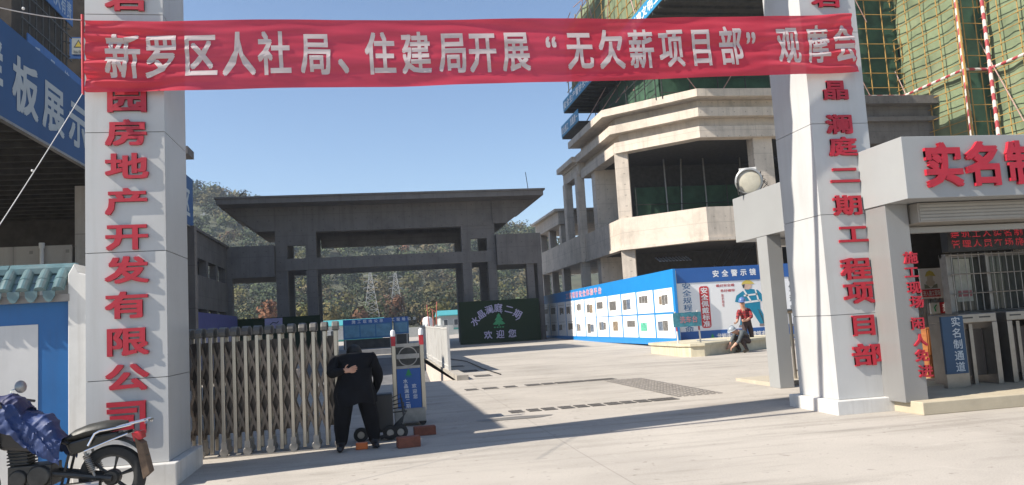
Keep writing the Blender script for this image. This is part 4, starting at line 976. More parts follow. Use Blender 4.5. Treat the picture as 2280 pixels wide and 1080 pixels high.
# ================================================================== planter kerb, sign post
pk = MB(); pts = [(9.35,23.3),(9.5,22.9),(9.9,22.8),(14.2,25.2),(13.5,27),(9.35,26)]
pk.prism(pts, 'z', gz(22.3), .48); pk.prism([(9.30,23.3),(9.47,22.85),(9.9,22.74),(14.3,25.15),(13.55,27.1),(9.30,26.1)], 'z', .48, .56)
tag(pk.build('planter_kerb', M('yellowish_blockwork', (.50,.45,.33), .85, var=.15, scale=3, streak=.5, dirt=(.25,.22,.14), bmp=.3)), 'low pale block kerb the two workers are crouching at', 'kerb')
st = thing('sign_post', (9.6, 22.6, .56), 'teal plaque on two red and white banded legs', 'sign')
for x in (9.28, 10.02):
    MB().tube([(x+.08,23.5,.5),(x,23.4,1.56)], .028, 8).build('leg', RW, st)
MB().box(9.18, 10.1, 23.3, 23.34, 1.08, 1.52).build('plaque', M('teal_plaque', (.05,.20,.25), .5, var=.4, scale=6), st)
tx = MB(); put_text(tx, '洗车台', (9.68, 23.3, 1.30), XV, ZV, .2, .22, weight=.02); tx.build('lettering', M('faded_red', (.45,.2,.22), .6), st, fix=False)
mb = MB().tube([(9.97,23.5,.62),(10.6,23.6,.60),(11.1,23.75,.58)], .014, 5); tag(mb.build('hose', PAPER), 'thin white hose on the kerb beside the banded sign legs', 'hose')
# ================================================================== people
def skin_body(name, V, E, mats, region, parent, root, lev=2, fold=.6):
    """V: key -> (pos, radius or (rx, ry)); region: key -> material slot; one continuous surface"""
    keys = list(V); me = bpy.data.meshes.new(name); bm_ = bmesh.new(); sk = bm_.verts.layers.skin.verify(); vs = {}
    for k in keys:
        v = bm_.verts.new(V[k][0]); r = V[k][1]; v[sk].radius = r if isinstance(r, tuple) else (r, r); v[sk].use_root = (k == root); vs[k] = v
    for a, b in E: bm_.edges.new((vs[a], vs[b]))
    bm_.to_mesh(me); bm_.free()
    o = bpy.data.objects.new(name, me); COL.objects.link(o)
    s = o.modifiers.new('skin', 'SKIN'); s.use_smooth_shade = True; s.branch_smoothing = .3
    u = o.modifiers.new('sub', 'SUBSURF'); u.levels = lev; u.render_levels = lev
    m2 = bpy.data.meshes.new_from_object(o.evaluated_get(bpy.context.evaluated_depsgraph_get()))
    bpy.data.objects.remove(o); m2.name = name
    for v_ in m2.vertices: v_.co += v_.normal*(.016*noise.noise(v_.co*9)+.008*noise.noise(Vector((v_.co.x*22, v_.co.y*22, v_.co.z*8))))*min(1, max(0, fold))
    m2.materials.clear()
    for m in mats: m2.materials.append(m)
    segs = [(Vector(V[a][0]), Vector(V[b][0]), region[a] if region[a] == region[b] else None, a, b) for a, b in E]
    for p in m2.polygons:
        c = p.center; best = (1e9, 0)
        for a, b, r, ka, kb in segs:
            d = b-a; t = max(0, min(1, (c-a).dot(d)/max(d.length_squared, 1e-9))); q = (c-a-d*t).length
            if q < best[0]: best = (q, r if r is not None else (region[ka] if t < .5 else region[kb]))
        p.material_index = best[1]; p.use_smooth = True
    o = bpy.data.objects.new(name, m2); COL.objects.link(o); adopt(o, parent); return o
def cloth(name, col, **kw): return M(name, col, .9, var=.22, scale=7, bmp=.6, bscale=14, spec=.2, **kw)
SKIN = M('skin', (.46,.25,.17), .5, var=.08)
BLKC = cloth('black_cloth', (.0075,.0075,.0095)); BLKT = cloth('black_trousers', (.007,.007,.009)); SHOE = M('dark_shoes', (.012,.012,.016), .5)
def hand(V, E, reg, wrist, d, side, pre, curl=.35, sc=1.0, slot=3):
    """palm with four unequal fingers and a thumb, grown from key `wrist` along d; side = thumb direction"""
    w = Vector(V[wrist][0]); d = Vector(d).normalized(); s = Vector(side); s = (s-d*s.dot(d)).normalized(); n = d.cross(s)
    V[pre+'p'] = (w+d*.05*sc, (.020*sc,.032*sc)); V[pre+'k'] = (w+d*.088*sc, (.017*sc,.034*sc)); E += [(wrist, pre+'p'), (pre+'p', pre+'k')]
    reg[pre+'p'] = reg[pre+'k'] = slot
    for i, (off, L) in enumerate(((.030,.066),(.010,.075),(-.011,.069),(-.031,.052))):
        a = w+d*.098*sc+s*off*sc; b = a+(d*math.cos(curl)+n*math.sin(curl))*L*.5*sc; c = b+(d*math.cos(2.2*curl)+n*math.sin(2.2*curl))*L*.5*sc
        ks = [f'{pre}{i}{q}' for q in 'abc']
        for k, p, r in zip(ks, (a, b, c), (.0095,.009,.0075)): V[k] = (p, r*sc); reg[k] = slot
        E += [(pre+'k', ks[0]), (ks[0], ks[1]), (ks[1], ks[2])]
    a = w+d*.035*sc+s*.035*sc; b = a+(d*.6+s*.7).normalized()*.032*sc; c = b+(d*.85+s*.4+n*.3).normalized()*.028*sc
    for k, p, r in ((pre+'ta', a, .012),(pre+'tb', b, .0105),(pre+'tc', c, .0085)): V[k] = (p, r*sc); reg[k] = slot
    E += [(pre+'p', pre+'ta'), (pre+'ta', pre+'tb'), (pre+'tb', pre+'tc')]

# --- man in black, bent over at the gate, seen from behind
g0 = gz(10.6); bx, by = -.27, 10.45
pr_ = thing('person', (bx, by, g0), 'person in black bending forward beside the gate with one hand behind the back', 'person')
def P(x, y, z): return Vector((bx+x, by+y, g0+z))
V = {'pel': (P(.0,.02,.80), (.165,.15)), 'spine': (P(0,.14,1.0), (.185,.17)), 'chest': (P(0,.28,1.12), (.205,.18)), 'neckb': (P(0,.42,1.15), .09), 'head0': (P(0,.48,1.19), .085), 'head1': (P(0,.58,1.18), .095), 'head2': (P(0,.68,1.07), .07),
     'hL': (P(-.10,.0,.78), .135), 'kL': (P(-.16,-.03,.45), .125), 'aL': (P(-.19,.02,.09), .082), 'hlL': (P(-.19,-.02,.05), .05), 'tL': (P(-.21,-.20,.04), .042),
     'hR': (P(.10,.0,.78), .135), 'kR': (P(.18,.06,.46), .125), 'aR': (P(.23,.10,.10), .082), 'hlR': (P(.23,.06,.05), .05), 'tR': (P(.27,-.10,.04), .042),
     'sL': (P(-.23,.28,1.15), .10), 'eL': (P(-.29,-.02,.97), .07), 'wL': (P(-.13,-.235,1.01), .042),
     'sR': (P(.23,.30,1.15), .10), 'eR': (P(.32,.36,.86), .075), 'wR': (P(.22,.50,.62), .042)}
E = [('pel','spine'),('spine','chest'),('chest','neckb'),('neckb','head0'),('head0','head1'),('head1','head2'),('pel','hL'),('hL','kL'),('kL','aL'),('aL','hlL'),('hlL','tL'),('pel','hR'),('hR','kR'),('kR','aR'),('aR','hlR'),('hlR','tR'),
     ('chest','sL'),('sL','eL'),('eL','wL'),('chest','sR'),('sR','eR'),('eR','wR')]
reg = {k: 0 for k in V}
for k in ('pel','hL','hR','kL','kR'): reg[k] = 1
for k in ('aL','aR','hlL','hlR','tL','tR'): reg[k] = 2
for k in ('aL','aR'): reg[k] = 1
for k in ('head0','head1','head2'): reg[k] = 3
hand(V, E, reg, 'wL', (1,-.14,.12), (.0,-.3,.9), 'L', curl=-.25, sc=1.1)
hand(V, E, reg, 'wR', (-.1,.2,-1), (-1,0,0), 'R', curl=.5)
skin_body('body', V, E, [BLKC, BLKT, SHOE, SKIN], reg, pr_, 'pel')
hr = MB(); hr.ball(P(0,.52,1.215), .118, 14, 0, (.9,1.05,.95)); hr.build('hair', M('black_hair', (.012,.011,.010), .6, bmp=.6, bscale=40), pr_, smooth=True)
nm = MB(); nm.ball(P(0,.74,1.06), .022, 8, 0, (.7,1,1.2)); nm.build('nose', SKIN, pr_, smooth=True)
jk = MB()   # loose jacket hem around the hips
n = 48; HZ = 12
for j in range(HZ+1):
    t_ = j/HZ; z = 1.02-.44*t_; rx = .22+.04*t_; ry = .19+.022*t_; cy = .15*(1-t_)**1.3
    for i in range(n):
        a = 2*math.pi*i/n; fo_ = .016*t_*math.sin(7*a+1.3*math.sin(3*a))+.02*noise.noise(Vector((math.cos(a)*1.6, math.sin(a)*1.6, z*3.5)))+.010*math.sin(16*z+4*math.cos(a))
        jk.v.append(tuple(P((rx+fo_)*math.cos(a), cy+(ry+fo_)*math.sin(a), z+.02*t_*math.sin(4*a))))
for j in range(HZ):
    for i in range(n): jk.f.append((j*n+i, j*n+(i+1) % n, (j+1)*n+(i+1) % n, (j+1)*n+i)); jk.m.append(0)
jk.build('jacket_hem', BLKC, pr_, smooth=True)

# --- worker in a red plaid shirt standing on the kerb
def plaid():
    m, nt, b, vec = base('red_plaid_cloth'); s = nt.nodes.new('ShaderNodeSeparateXYZ'); nt.links.new(vec, s.inputs[0])
    fx = math_(nt, 'LESS_THAN', math_(nt, 'FRACT', math_(nt, 'MULTIPLY', s.outputs[0], 11)), .42); fz = math_(nt, 'LESS_THAN', math_(nt, 'FRACT', math_(nt, 'MULTIPLY', s.outputs[2], 11)), .42)
    c = mixc(nt, math_(nt, 'MULTIPLY', math_(nt, 'ADD', fx, fz), .45), (.30,.025,.03), (.03,.012,.016)); nt.links.new(c, b.inputs['Base Color']); b.inputs['Roughness'].default_value = .9; return m
DKT = cloth('dark_trousers', (.05,.035,.035)); GREYC = cloth('grey_jacket', (.09,.10,.105)); BRT = cloth('brown_trousers', (.06,.045,.042)); BOOT = M('brown_boots', (.14,.10,.06), .7)
SCL = 1.1
def worker(label, ox, oy, oz, J, extra, mats, regs, hel, hel_dir, helcol, handdirs):
    t = thing('person', (ox, oy, oz), label, 'person'); V = {k: (Vector((ox+p[0]*SCL, oy+p[1]*SCL, oz+p[2]*SCL)), r*SCL if not isinstance(r, tuple) else (r[0]*SCL, r[1]*SCL)) for k, (p, r) in J.items()}
    E = [('pel','spine'),('spine','chest'),('chest','neckb'),('neckb','head0'),('head0','head1'),('pel','hL'),('hL','kL'),('kL','aL'),('aL','hlL'),('hlL','tL'),('pel','hR'),('hR','kR'),('kR','aR'),('aR','hlR'),('hlR','tR'),('chest','sL'),('sL','eL'),('eL','wL'),('chest','sR'),('sR','eR'),('eR','wR')]
    reg = {k: regs.get(k, 0) for k in V}
    for wk, d, s, pre in handdirs: hand(V, E, reg, wk, d, s, pre, curl=.55)
    skin_body('body', V, E, mats, reg, t, 'pel')
    c = Vector((ox+hel[0]*SCL, oy+hel[1]*SCL, oz+hel[2]*SCL)); up = Vector(hel_dir[0]).normalized(); f = Vector(hel_dir[1]); f = (f-up*f.dot(up)).normalized(); s = up.cross(f)
    hm = MB(); n = 20
    for j in range(7):
        th = math.pi/2*j/6
        for i in range(n):
            a = 2*math.pi*i/n; hm.v.append(tuple(c+f*(.135*math.cos(th)*math.cos(a))+s*(.115*math.cos(th)*math.sin(a))+up*(.125*math.sin(th))))
    for j in range(6):
        for i in range(n): hm.f.append((j*n+i, j*n+(i+1) % n, (j+1)*n+(i+1) % n, (j+1)*n+i)); hm.m.append(0)
    o = len(hm.v)
    for i in range(n):
        a = 2*math.pi*i/n; k = 1+.16*max(0, math.cos(a)); hm.v.append(tuple(c+f*(.155*k*math.cos(a))+s*(.13*math.sin(a))-up*.012))
    for i in range(n): hm.f.append((i, (i+1) % n, o+(i+1) % n, o+i)); hm.m.append(0)
    h = hm.build('helmet', M('helmet_shell', helcol, .35, var=.05), t, smooth=True)
    rb = MB(); rb.tube([c+f*(.137*math.cos(a))+up*(.128*math.sin(a)) for a in [math.pi*q/12 for q in range(1, 12)]], .012, 6); rb.build('helmet_ridge', M('helmet_ridge', helcol, .35), h, smooth=True)
    fc = c-up*.05+f*.105
    ey = MB()
    for q in (-1, 1): ey.ball(fc+s*.034*q+up*.012, .011, 8)
    ey.build('eyes', PRINTD, t); ns = MB(); ns.ball(fc-up*.012+f*.012, .018, 8, 0, (.8,.9,1.3)); ns.build('nose', SKIN, t, smooth=True)
    mo = MB(); mo.tube([fc-up*.052-s*.022-f*.006, fc-up*.05-f*.0, fc-up*.052+s*.022-f*.006], .006, 6); mo.build('mouth', M('lips', (.25,.10,.08), .5), t)
    return t
oz = .22
J = {'pel': ((.06,.0,.74),(.14,.115)), 'spine': ((.04,-.01,.92),(.14,.11)), 'chest': ((-.02,-.05,1.10),(.165,.115)), 'neckb': ((-.07,-.09,1.23),.06), 'head0': ((-.09,-.12,1.32),.085), 'head1': ((-.09,-.13,1.41),.085),
     'hL': ((-.03,.0,.72),.10), 'kL': ((-.06,-.08,.40),.075), 'aL': ((-.04,.0,.09),.05), 'hlL': ((-.04,0,.045),.042), 'tL': ((-.14,-.12,.035),.036),
     'hR': ((.15,.02,.72),.10), 'kR': ((.18,-.03,.40),.075), 'aR': ((.18,.05,.09),.05), 'hlR': ((.18,.05,.045),.042), 'tR': ((.12,-.09,.035),.036),
     'sL': ((-.17,-.03,1.15),.07), 'eL': ((-.30,-.16,.93),.05), 'wL': ((-.40,-.30,.80),.034), 'sR': ((.15,-.06,1.15),.07), 'eR': ((.13,-.24,.94),.05), 'wR': ((-.12,-.36,.84),.034)}
RG = {k: 1 for k in ('pel','hL','hR','kL','kR','aL','aR')}; RG.update({k: 2 for k in ('hlL','hlR','tL','tR')}); RG.update({k: 3 for k in ('head0','head1','neckb','wL','wR')})
worker('person in a red plaid shirt and blue helmet standing on the kerb before the poster', 12.38, 25.0, oz, J, None, [plaid(), DKT, BOOT, SKIN], RG, (-.09,-.13,1.44), ((-.05,-.25,1),(-.6,-.8,-.2)), (.10,.16,.35), (('wL',(-.7,-.5,-.3),(.3,-.4,.8),'L'),('wR',(-.9,-.2,-.1),(0,-.3,.9),'R')))
# the white brim band
# --- crouching worker in grey
J = {'pel': ((.24,.10,.36),(.16,.14)), 'spine': ((.10,.02,.52),(.15,.13)), 'chest': ((-.08,-.06,.60),(.165,.13)), 'neckb': ((-.24,-.12,.62),.065), 'head0': ((-.32,-.15,.63),.085), 'head1': ((-.38,-.17,.65),.08),
     'hL': ((.14,.16,.33),.115), 'kL': ((-.20,.14,.44),.085), 'aL': ((-.02,.18,.10),.05), 'hlL': ((.02,.18,.05),.045), 'tL': ((-.16,.14,.04),.038),
     'hR': ((.20,-.02,.33),.115), 'kR': ((-.12,-.16,.42),.085), 'aR': ((.06,-.12,.10),.05), 'hlR': ((.09,-.12,.05),.045), 'tR': ((-.08,-.18,.04),.038),
     'sL': ((-.12,.10,.60),.075), 'eL': ((-.30,.02,.38),.052), 'wL': ((-.44,-.05,.20),.036), 'sR': ((-.08,-.20,.58),.075), 'eR': ((-.22,-.28,.36),.052), 'wR': ((-.40,-.24,.20),.036)}
worker('person in a dark grey jacket and grey helmet crouching in front of the kerb', 11.42, 23.35, gz(23.3), J, None, [GREYC, BRT, BOOT, SKIN], RG, (-.37,-.165,.67), ((-.45,-.2,1),(-1,-.4,-.3)), (.30,.33,.36), (('wL',(-.6,-.2,-.7),(.3,-.8,0),'L'),('wR',(-.7,.1,-.6),(.3,.8,0),'R')))
# ================================================================== motorcycle
mc = thing('motorcycle', (-3.2, 8.2, 0), 'black motorcycle under a blue tarpaulin parked by the gate pillar', 'motorcycle')
MY = 8.2
def q(u, v, dy=0): p = PY(u, v, MY); return Vector((p.x, MY+dy, p.z))
wc = q(251, 1062)
wh = MB(); wh.lathe([(.215,-.045),(.255,-.056),(.285,-.045),(.302,0),(.285,.045),(.255,.056),(.215,.045),(.205,0),(.215,-.045)], wc, YV, 40); wo = wh.build('rear_wheel', RUBBER, mc, smooth=True)
rm = MB(); rm.lathe([(.195,-.035),(.222,-.04),(.222,.04),(.195,.035),(.195,-.035)], wc, YV, 40); rm.build('rim', DSTEEL, wo, smooth=True)
hb = MB(); hb.lathe([(0,-.07),(.06,-.07),(.075,-.04),(.075,.04),(.06,.07),(0,.07)], wc, YV, 20)
for k in range(6):
    a = 2*math.pi*k/6+.3
    for s_ in (-1, 1): hb.tube([wc+Vector((.06*math.cos(a), .015*s_, .06*math.sin(a))), wc+Vector((.20*math.cos(a+.05*s_), .015*s_, .20*math.sin(a+.05*s_)))], .011, 6)
hb.build('spokes', DSTEEL, wo)
fwc = wc+Vector((-1.27,0,0)); wh = MB(); wh.lathe([(.225,-.04),(.262,-.048),(.29,-.038),(.302,0),(.29,.038),(.262,.048),(.225,.04),(.215,0),(.225,-.04)], fwc, YV, 40); fo = wh.build('front_wheel', RUBBER, mc, smooth=True)
hb = MB(); hb.lathe([(0,-.06),(.06,-.06),(.06,.06),(0,.06)], fwc, YV, 20)
for k in range(6): a = 2*math.pi*k/6; hb.tube([fwc+Vector((.05*math.cos(a),0,.05*math.sin(a))), fwc+Vector((.215*math.cos(a),0,.215*math.sin(a)))], .012, 6)
hb.build('spokes', DSTEEL, fo)
fd = MB()   # rear fender: arc strip above the wheel
pts = []
for k in range(13):
    a = R(25+105*k/12); pts.append((math.cos(a), math.sin(a)))
o = 0
for i, (cx, cz) in enumerate(pts):
    for y, rr in ((-.075,.325),(-.06,.35),(.06,.35),(.075,.325)): fd.v.append((wc.x+cx*rr, MY+y, wc.z+cz*rr+.03))
for i in range(12):
    for j in range(3): fd.f.append((i*4+j, i*4+j+1, (i+1)*4+j+1, (i+1)*4+j)); fd.m.append(0)
fdo = fd.build('rear_fender', M('dark_olive_plastic', (.028,.03,.022), .35, var=.2), mc, smooth=True)
mf = MB(); mf.poly([q(304,972,-.05), q(322,985,-.05), q(339,1050,-.05), q(324,1064,-.05)]); mf.poly([q(304,972,.06), q(322,985,.06), q(339,1050,.06), q(324,1064,.06)][::-1])
a = [q(304,972), q(322,985), q(339,1050), q(324,1064)]
mf = MB(); mf.prism([(p.x, p.z) for p in a], 'y', MY-.08, MY+.08); mf.build('mud_flap', M('muddy_brown', (.13,.085,.055), .85, var=.3, scale=12), mc, bevel=.006)
tl = MB(); a = [q(296,962), q(318,957), q(322,975), q(302,982)]; tl.prism([(p.x, p.z) for p in a], 'y', MY-.07, MY+.07); tl.build('tail_light', M('tail_red', (.42,.02,.03), .2), mc, bevel=.012)
# chrome rear rack and side rails
rk = MB()
for dy in (-.11, .11):
    rk.tube([q(268,948,dy), q(328,933,dy), q(333,935,dy*.8), q(330,940,dy)], .011, 8)
    rk.tube([q(208,988,dy*1.3), q(222,962,dy*1.25), q(232,956,dy*1.2), q(275,948,dy*1.1), q(300,942,dy)], .012, 8)
    rk.tube([q(200,1000,dy*1.3), q(256,976,dy*1.2), q(292,962,dy)], .009, 8)
for k in range(4): rk.tube([q(280+13*k,945-3.2*k,-.11), q(280+13*k,945-3.2*k,.11)], .008, 6)
rk.tube([q(333,934,-.09), q(334,934,.09)], .012, 8)
rk.build('rear_rack', CHROME, mc, smooth=True)
se = MB()   # seat: lofted cross-sections
sec = [(145,980,.06,.02),(170,968,.11,.05),(200,958,.13,.06),(235,950,.13,.06),(268,945,.11,.045),(284,943,.06,.03)]
n = 14
for (u, v, hw, hh) in sec:
    c = q(u, v)
    for i in range(n): a = 2*math.pi*i/n; se.v.append((c.x, MY+hw*math.cos(a), c.z+hh*math.sin(a)))
for j in range(len(sec)-1):
    for i in range(n): se.f.append((j*n+i, j*n+(i+1) % n, (j+1)*n+(i+1) % n, (j+1)*n+i)); se.m.append(0)
se.add(se.v[:n], [tuple(range(n))]); se.add(se.v[(len(sec)-1)*n:len(sec)*n], [tuple(range(n))])
se.build('seat', M('worn_black_seat', (.028,.028,.024), .5, var=.3, scale=8, bmp=.2), mc, smooth=True)
sc_ = MB(); a = [q(152,985), q(210,968), q(268,958), q(272,972), q(215,995), q(165,1012)]; sc_.prism([(p.x, p.z) for p in a], 'y', MY-.10, MY+.10); sc_.build('side_cover', M('gloss_black_cover', (.015,.017,.016), .2), mc, bevel=.02)
# swing arm, shock, chain case, exhaust
sw = MB(); sw.tube([q(110,1050,-.09), wc+Vector((.02,-.09,0))], .028, 8); sw.tube([q(110,1050,.09), wc+Vector((.02,.09,0))], .028, 8); sw.build('swing_arm', DSTEEL, mc)
for dy in (-.10, .10):
    sk_ = MB(); a, b = q(197,1003,dy), q(222,1062,dy); sk_.tube([a, b], .014, 8)
    d = (b-a); pts = []
    for k in range(90):
        t = k/89; ph = 2*math.pi*9*t; nrm = d.normalized().cross(YV); pts.append(a.lerp(b, .1+.62*t)+nrm*.028*math.cos(ph)+YV*.028*math.sin(ph))
    sk_.tube(pts, .007, 5); sk_.build('shock_absorber', STEELD, mc, smooth=True)
ex = MB(); ex.tube([q(60,1075,-.13), q(100,1090,-.14), q(150,1082,-.15), q(235,1072,-.15)], [.02,.026,.042,.046], 12); ex.build('exhaust', M('dull_chrome', (.30,.28,.26), .3, 1.0, var=.3), mc, smooth=True)
en = MB(); c = q(75,1052)
en.box(c.x-.17, c.x+.2, MY-.13, MY+.13, c.z-.12, c.z+.08)
for k in range(7): en.box(c.x-.19, c.x-.0, MY-.11, MY+.11, c.z+.09+.03*k, c.z+.105+.03*k)
en.box(c.x-.17, c.x-.02, MY-.09, MY+.09, c.z+.08, c.z+.31)
en.lathe([(0,-.17),(.09,-.17),(.1,-.15),(.1,.15),(.09,.17),(0,.17)], c+Vector((.1,0,-.02)), YV, 24); en.lathe([(0,-.16),(.07,-.16),(.08,-.14),(.08,.1)], c+Vector((-.08,0,-.03)), YV, 24)
en.build('engine', DSTEEL, mc, bevel=.01)
fr = MB()
for dy in (-.08, .08):
    fr.tube([q(20,960,dy*.4), q(30,1010,dy), q(60,1100,dy), q(140,1095,dy), q(160,1010,dy), q(290,960,dy)], .016, 8)
    fr.tube([q(20,950,dy*.4), q(160,985,dy)], .018, 8)
fr.build('frame', BLACK, mc)
tk = MB(); a = [q(0,935), q(60,925), q(120,950), q(150,985), q(100,1005), q(10,1000)]; tk.prism([(p.x, p.z) for p in a], 'y', MY-.14, MY+.14); tk.build('fuel_tank', M('tank_black', (.02,.02,.022), .2), mc, bevel=.04)
fk = MB()
for dy in (-.09, .09): fk.tube([fwc+Vector((0,dy,0)), Vector((fwc.x+.28, MY+dy, .95))], .022, 10)
fk.build('fork', STEELD, mc, smooth=True)
hb_ = MB(); hx = fwc.x+.33; hb_.tube([(hx+.12,MY-.36,1.02),(hx+.02,MY-.2,1.06),(hx,MY,1.02),(hx+.02,MY+.2,1.06),(hx+.12,MY+.36,1.02)], .013, 8); hb_.build('handlebar', DSTEEL, mc, smooth=True)
for dy, uv in ((.30,(15,866)),):
    mi = MB(); c = q(uv[0], uv[1], dy); mi.lathe([(0,-.012),(.05,-.012),(.062,0),(.05,.01),(0,.012)], c, (.75,-.55,.1), 24); mo_ = mi.build('mirror', M('mirror_back', (.35,.34,.33), .3, .6), mc, smooth=True)
    s_ = MB(); s_.tube([c+Vector((-.03,.0,-.01)), c+Vector((-.075,-.02,-.03)), c+Vector((-.085,-.03,-.2))], .008, 6); s_.build('mirror_stem', CHROME, mo_)
ls_ = MB(); c = q(-4, 990); 
sec = [(.30,.05),(.22,.15),(.08,.19),(-.08,.18),(-.2,.12),(-.26,.04)]
for zz_, rr in sec:
    for i in range(16): a = 2*math.pi*i/16; ls_.v.append((c.x-.13+rr*.95*math.cos(a), MY-.22+.11*math.sin(a), c.z-.02+zz_))
for j in range(5):
    for i in range(16): ls_.f.append((j*16+i, j*16+(i+1) % 16, (j+1)*16+(i+1) % 16, (j+1)*16+i)); ls_.m.append(0)
ls_.build('leg_shield', M('cream_plastic', (.42,.38,.32), .45, var=.08), mc, smooth=True)
# tarpaulin: crumpled cloth thrown over tank and bars
def tarp(pts_top, name, label, mat, halfw, drop, seed, fold=.035):
    mb = MB(); n = 70; m_ = 50
    for i in range(n+1):
        t = i/n; k = t*(len(pts_top)-1); a = min(int(k), len(pts_top)-2); c = pts_top[a].lerp(pts_top[a+1], k-a)
        for j in range(m_+1):
            s = j/m_*2-1; ph = s*1.75; y = halfw*math.sin(max(-1.57, min(1.57, ph))); z = -(1-math.cos(ph))*halfw*.75-max(0, abs(s)-.62)*drop*(1+.35*math.sin(t*9+seed))
            p = Vector((c.x, MY+y, c.z+z)); d = noise.noise(p*4+Vector((seed,0,0)))*fold*1.9+fold*.75*(1-abs(noise.noise(Vector((p.x*7+p.z*5, p.y*2.5, seed+3)))))**7+fold*.5*(1-abs(noise.noise(Vector((p.x*6-p.z*10, p.y*3, seed+9)))))**9+.006*noise.noise(p*24)
            p += Vector((.4*d, math.copysign(d, s if abs(s) > .05 else 1), .9*d)); mb.v.append(tuple(p))
    for i in range(n):
        for j in range(m_): mb.f.append((i*(m_+1)+j, (i+1)*(m_+1)+j, (i+1)*(m_+1)+j+1, i*(m_+1)+j+1)); mb.m.append(0)
    o = mb.build(name, mat, None, smooth=True); return tag(o, label, 'tarpaulin')
TARP = M('blue_tarp', (.016,.036,.125), .6, var=.15, scale=5, bmp=.5, bscale=18)
tarp([q(-70,885), q(0,902), q(45,906), q(85,922), q(120,944), q(150,972)], 'tarpaulin', 'crumpled blue tarpaulin draped over the motorcycle tank and bars', TARP, .205, .30, 2)
tarp([q(-40,892), q(0,882), q(25,878), q(50,884), q(64,908)], 'tarpaulin', 'dark blue bundle of cloth on top of the blue tarpaulin', M('navy_tarp', (.012,.016,.07), .6, var=.3, scale=6, bmp=.5), .13, .06, 8, .02)
# ================================================================== hills, woods, far camp
def crest(x): return 39.5-.175*x+2.2*noise.noise(Vector((x*.05, 1, 0)))*2
def hillz(x, y):
    t = max(0, min(1.35, (y-118)/150)); s = t*t*(3-2*min(t,1)) if t < 1 else 1-(t-1)*.6
    return 1.0+(crest(x*260/max(y,130))*(y/268 if y < 268 else 1)-1)*s*(.9+.1*t)+1.6*noise.noise(Vector((x*.03, y*.03, 4)))*t
mb = MB(); nx, ny = 90, 40
for j in range(ny+1):
    y = 116+j*9
    for i in range(nx+1): x = -270+i*6; mb.v.append((x, y, hillz(x, y)-.4))
for j in range(ny):
    for i in range(nx): mb.f.append((j*(nx+1)+i, j*(nx+1)+i+1, (j+1)*(nx+1)+i+1, (j+1)*(nx+1)+i)); mb.m.append(0)
tag(mb.build('hill', M('hill_scrub', (.075,.082,.05), .95, var=.45, scale=.2, dirtamt=.5, dirt=(.12,.095,.06), dscale=.08), smooth=True, fix=False), kind='structure')
def leafm(name, c): 
    m, nt, b, vec = base(name); r = mixc(nt, 1.0, ramp(nt, nz(nt, vec, .45, 4), [(.3, tuple(x*.55 for x in c)), (.7, tuple(x*1.4 for x in c))]), ramp(nt, nz(nt, vec, .06, 3), [(.35, (.7,.75,.75)), (.65, (1.25,1.15,1.0))]), 'MULTIPLY'); nt.links.new(r, b.inputs['Base Color']); b.inputs['Roughness'].default_value = .8; b.inputs['Specular IOR Level'].default_value = .2
    return m
LEAF = [leafm('leaf_dark', (.034,.048,.026)), leafm('leaf_olive', (.105,.095,.045)), leafm('leaf_mid', (.064,.086,.042)), leafm('leaf_yellow', (.105,.105,.035)), leafm('leaf_russet', (.15,.075,.045)), leafm('leaf_grey', (.10,.085,.052))]
def crown(mb, c, r, h, n, size, rr, slot):
    c = Vector(c); lob = [(Vector((rr.gauss(0,.5), rr.gauss(0,.5), rr.uniform(-.35,.6))), rr.uniform(.45,.75)) for _ in range(6)]
    for _ in range(n):
        l, lr = rr.choice(lob); d = Vector((rr.gauss(0,1), rr.gauss(0,1), rr.gauss(0,1))).normalized()*lr*rr.uniform(.7,1.05)
        p = l*.7+d; p = c+Vector((p.x*r, p.y*r, p.z*h*.5))
        nrm = (d.normalized()+(l*.9)+Vector((rr.gauss(0,.28), rr.gauss(0,.28), rr.gauss(0,.28)+.2))).normalized(); a = nrm.orthogonal().normalized(); th = rr.uniform(0,6.3); b = nrm.cross(a); a, b = a*math.cos(th)+b*math.sin(th), b*math.cos(th)-a*math.sin(th)
        s = size*rr.uniform(.5,1.15); o = len(mb.v)
        mb.v += [tuple(p+a*s), tuple(p+b*s*.7+nrm*.1*s), tuple(p-a*s*.9), tuple(p-b*s*.75+nrm*.12*s)]; mb.f.append((o,o+1,o+2,o+3)); mb.m.append(slot)
rr = random.Random(11); wd = MB()
def uv_of(p): q_ = Vector(p)-CAM; w_ = q_.dot(FW); return 1140+FPX*q_.dot(RT)/w_, 540-FPX*q_.dot(UP)/w_
cnt = 0
y = 119.0
while y < 275:
    sp = 3.6+.010*(y-119); x = -85.0*y/200
    while x < 70*y/200:
        xx, yy = x+rr.uniform(-.45,.45)*sp, y+rr.uniform(-.45,.45)*sp
        z = hillz(xx, yy); u, v = uv_of((xx, yy, z+3))
        if 395 < u < 1235 and rr.random() < .94:
            k = rr.random(); nn = noise.noise(Vector((xx*.035, yy*.03, 2)))
            slot = 0 if k < .30-.25*nn else 2 if k < .58 else 1 if k < .80 else 5 if k < .92 else 3 if k < .985 else 4
            r_ = rr.uniform(1.5,3.3); h_ = r_*rr.uniform(1.4,2.1)
            crown(wd, (xx, yy, z+h_*.5), r_, h_, 150, .30+.0012*(y-119), rr, slot); cnt += 1
        x += sp
    y += sp*.85
tag(wd.build('woods', LEAF, fix=False), 'mixed green and brown woodland covering the far hillside', 'woodland', None, 'stuff')
BARK = M('bark', (.10,.08,.06), .9, var=.3)
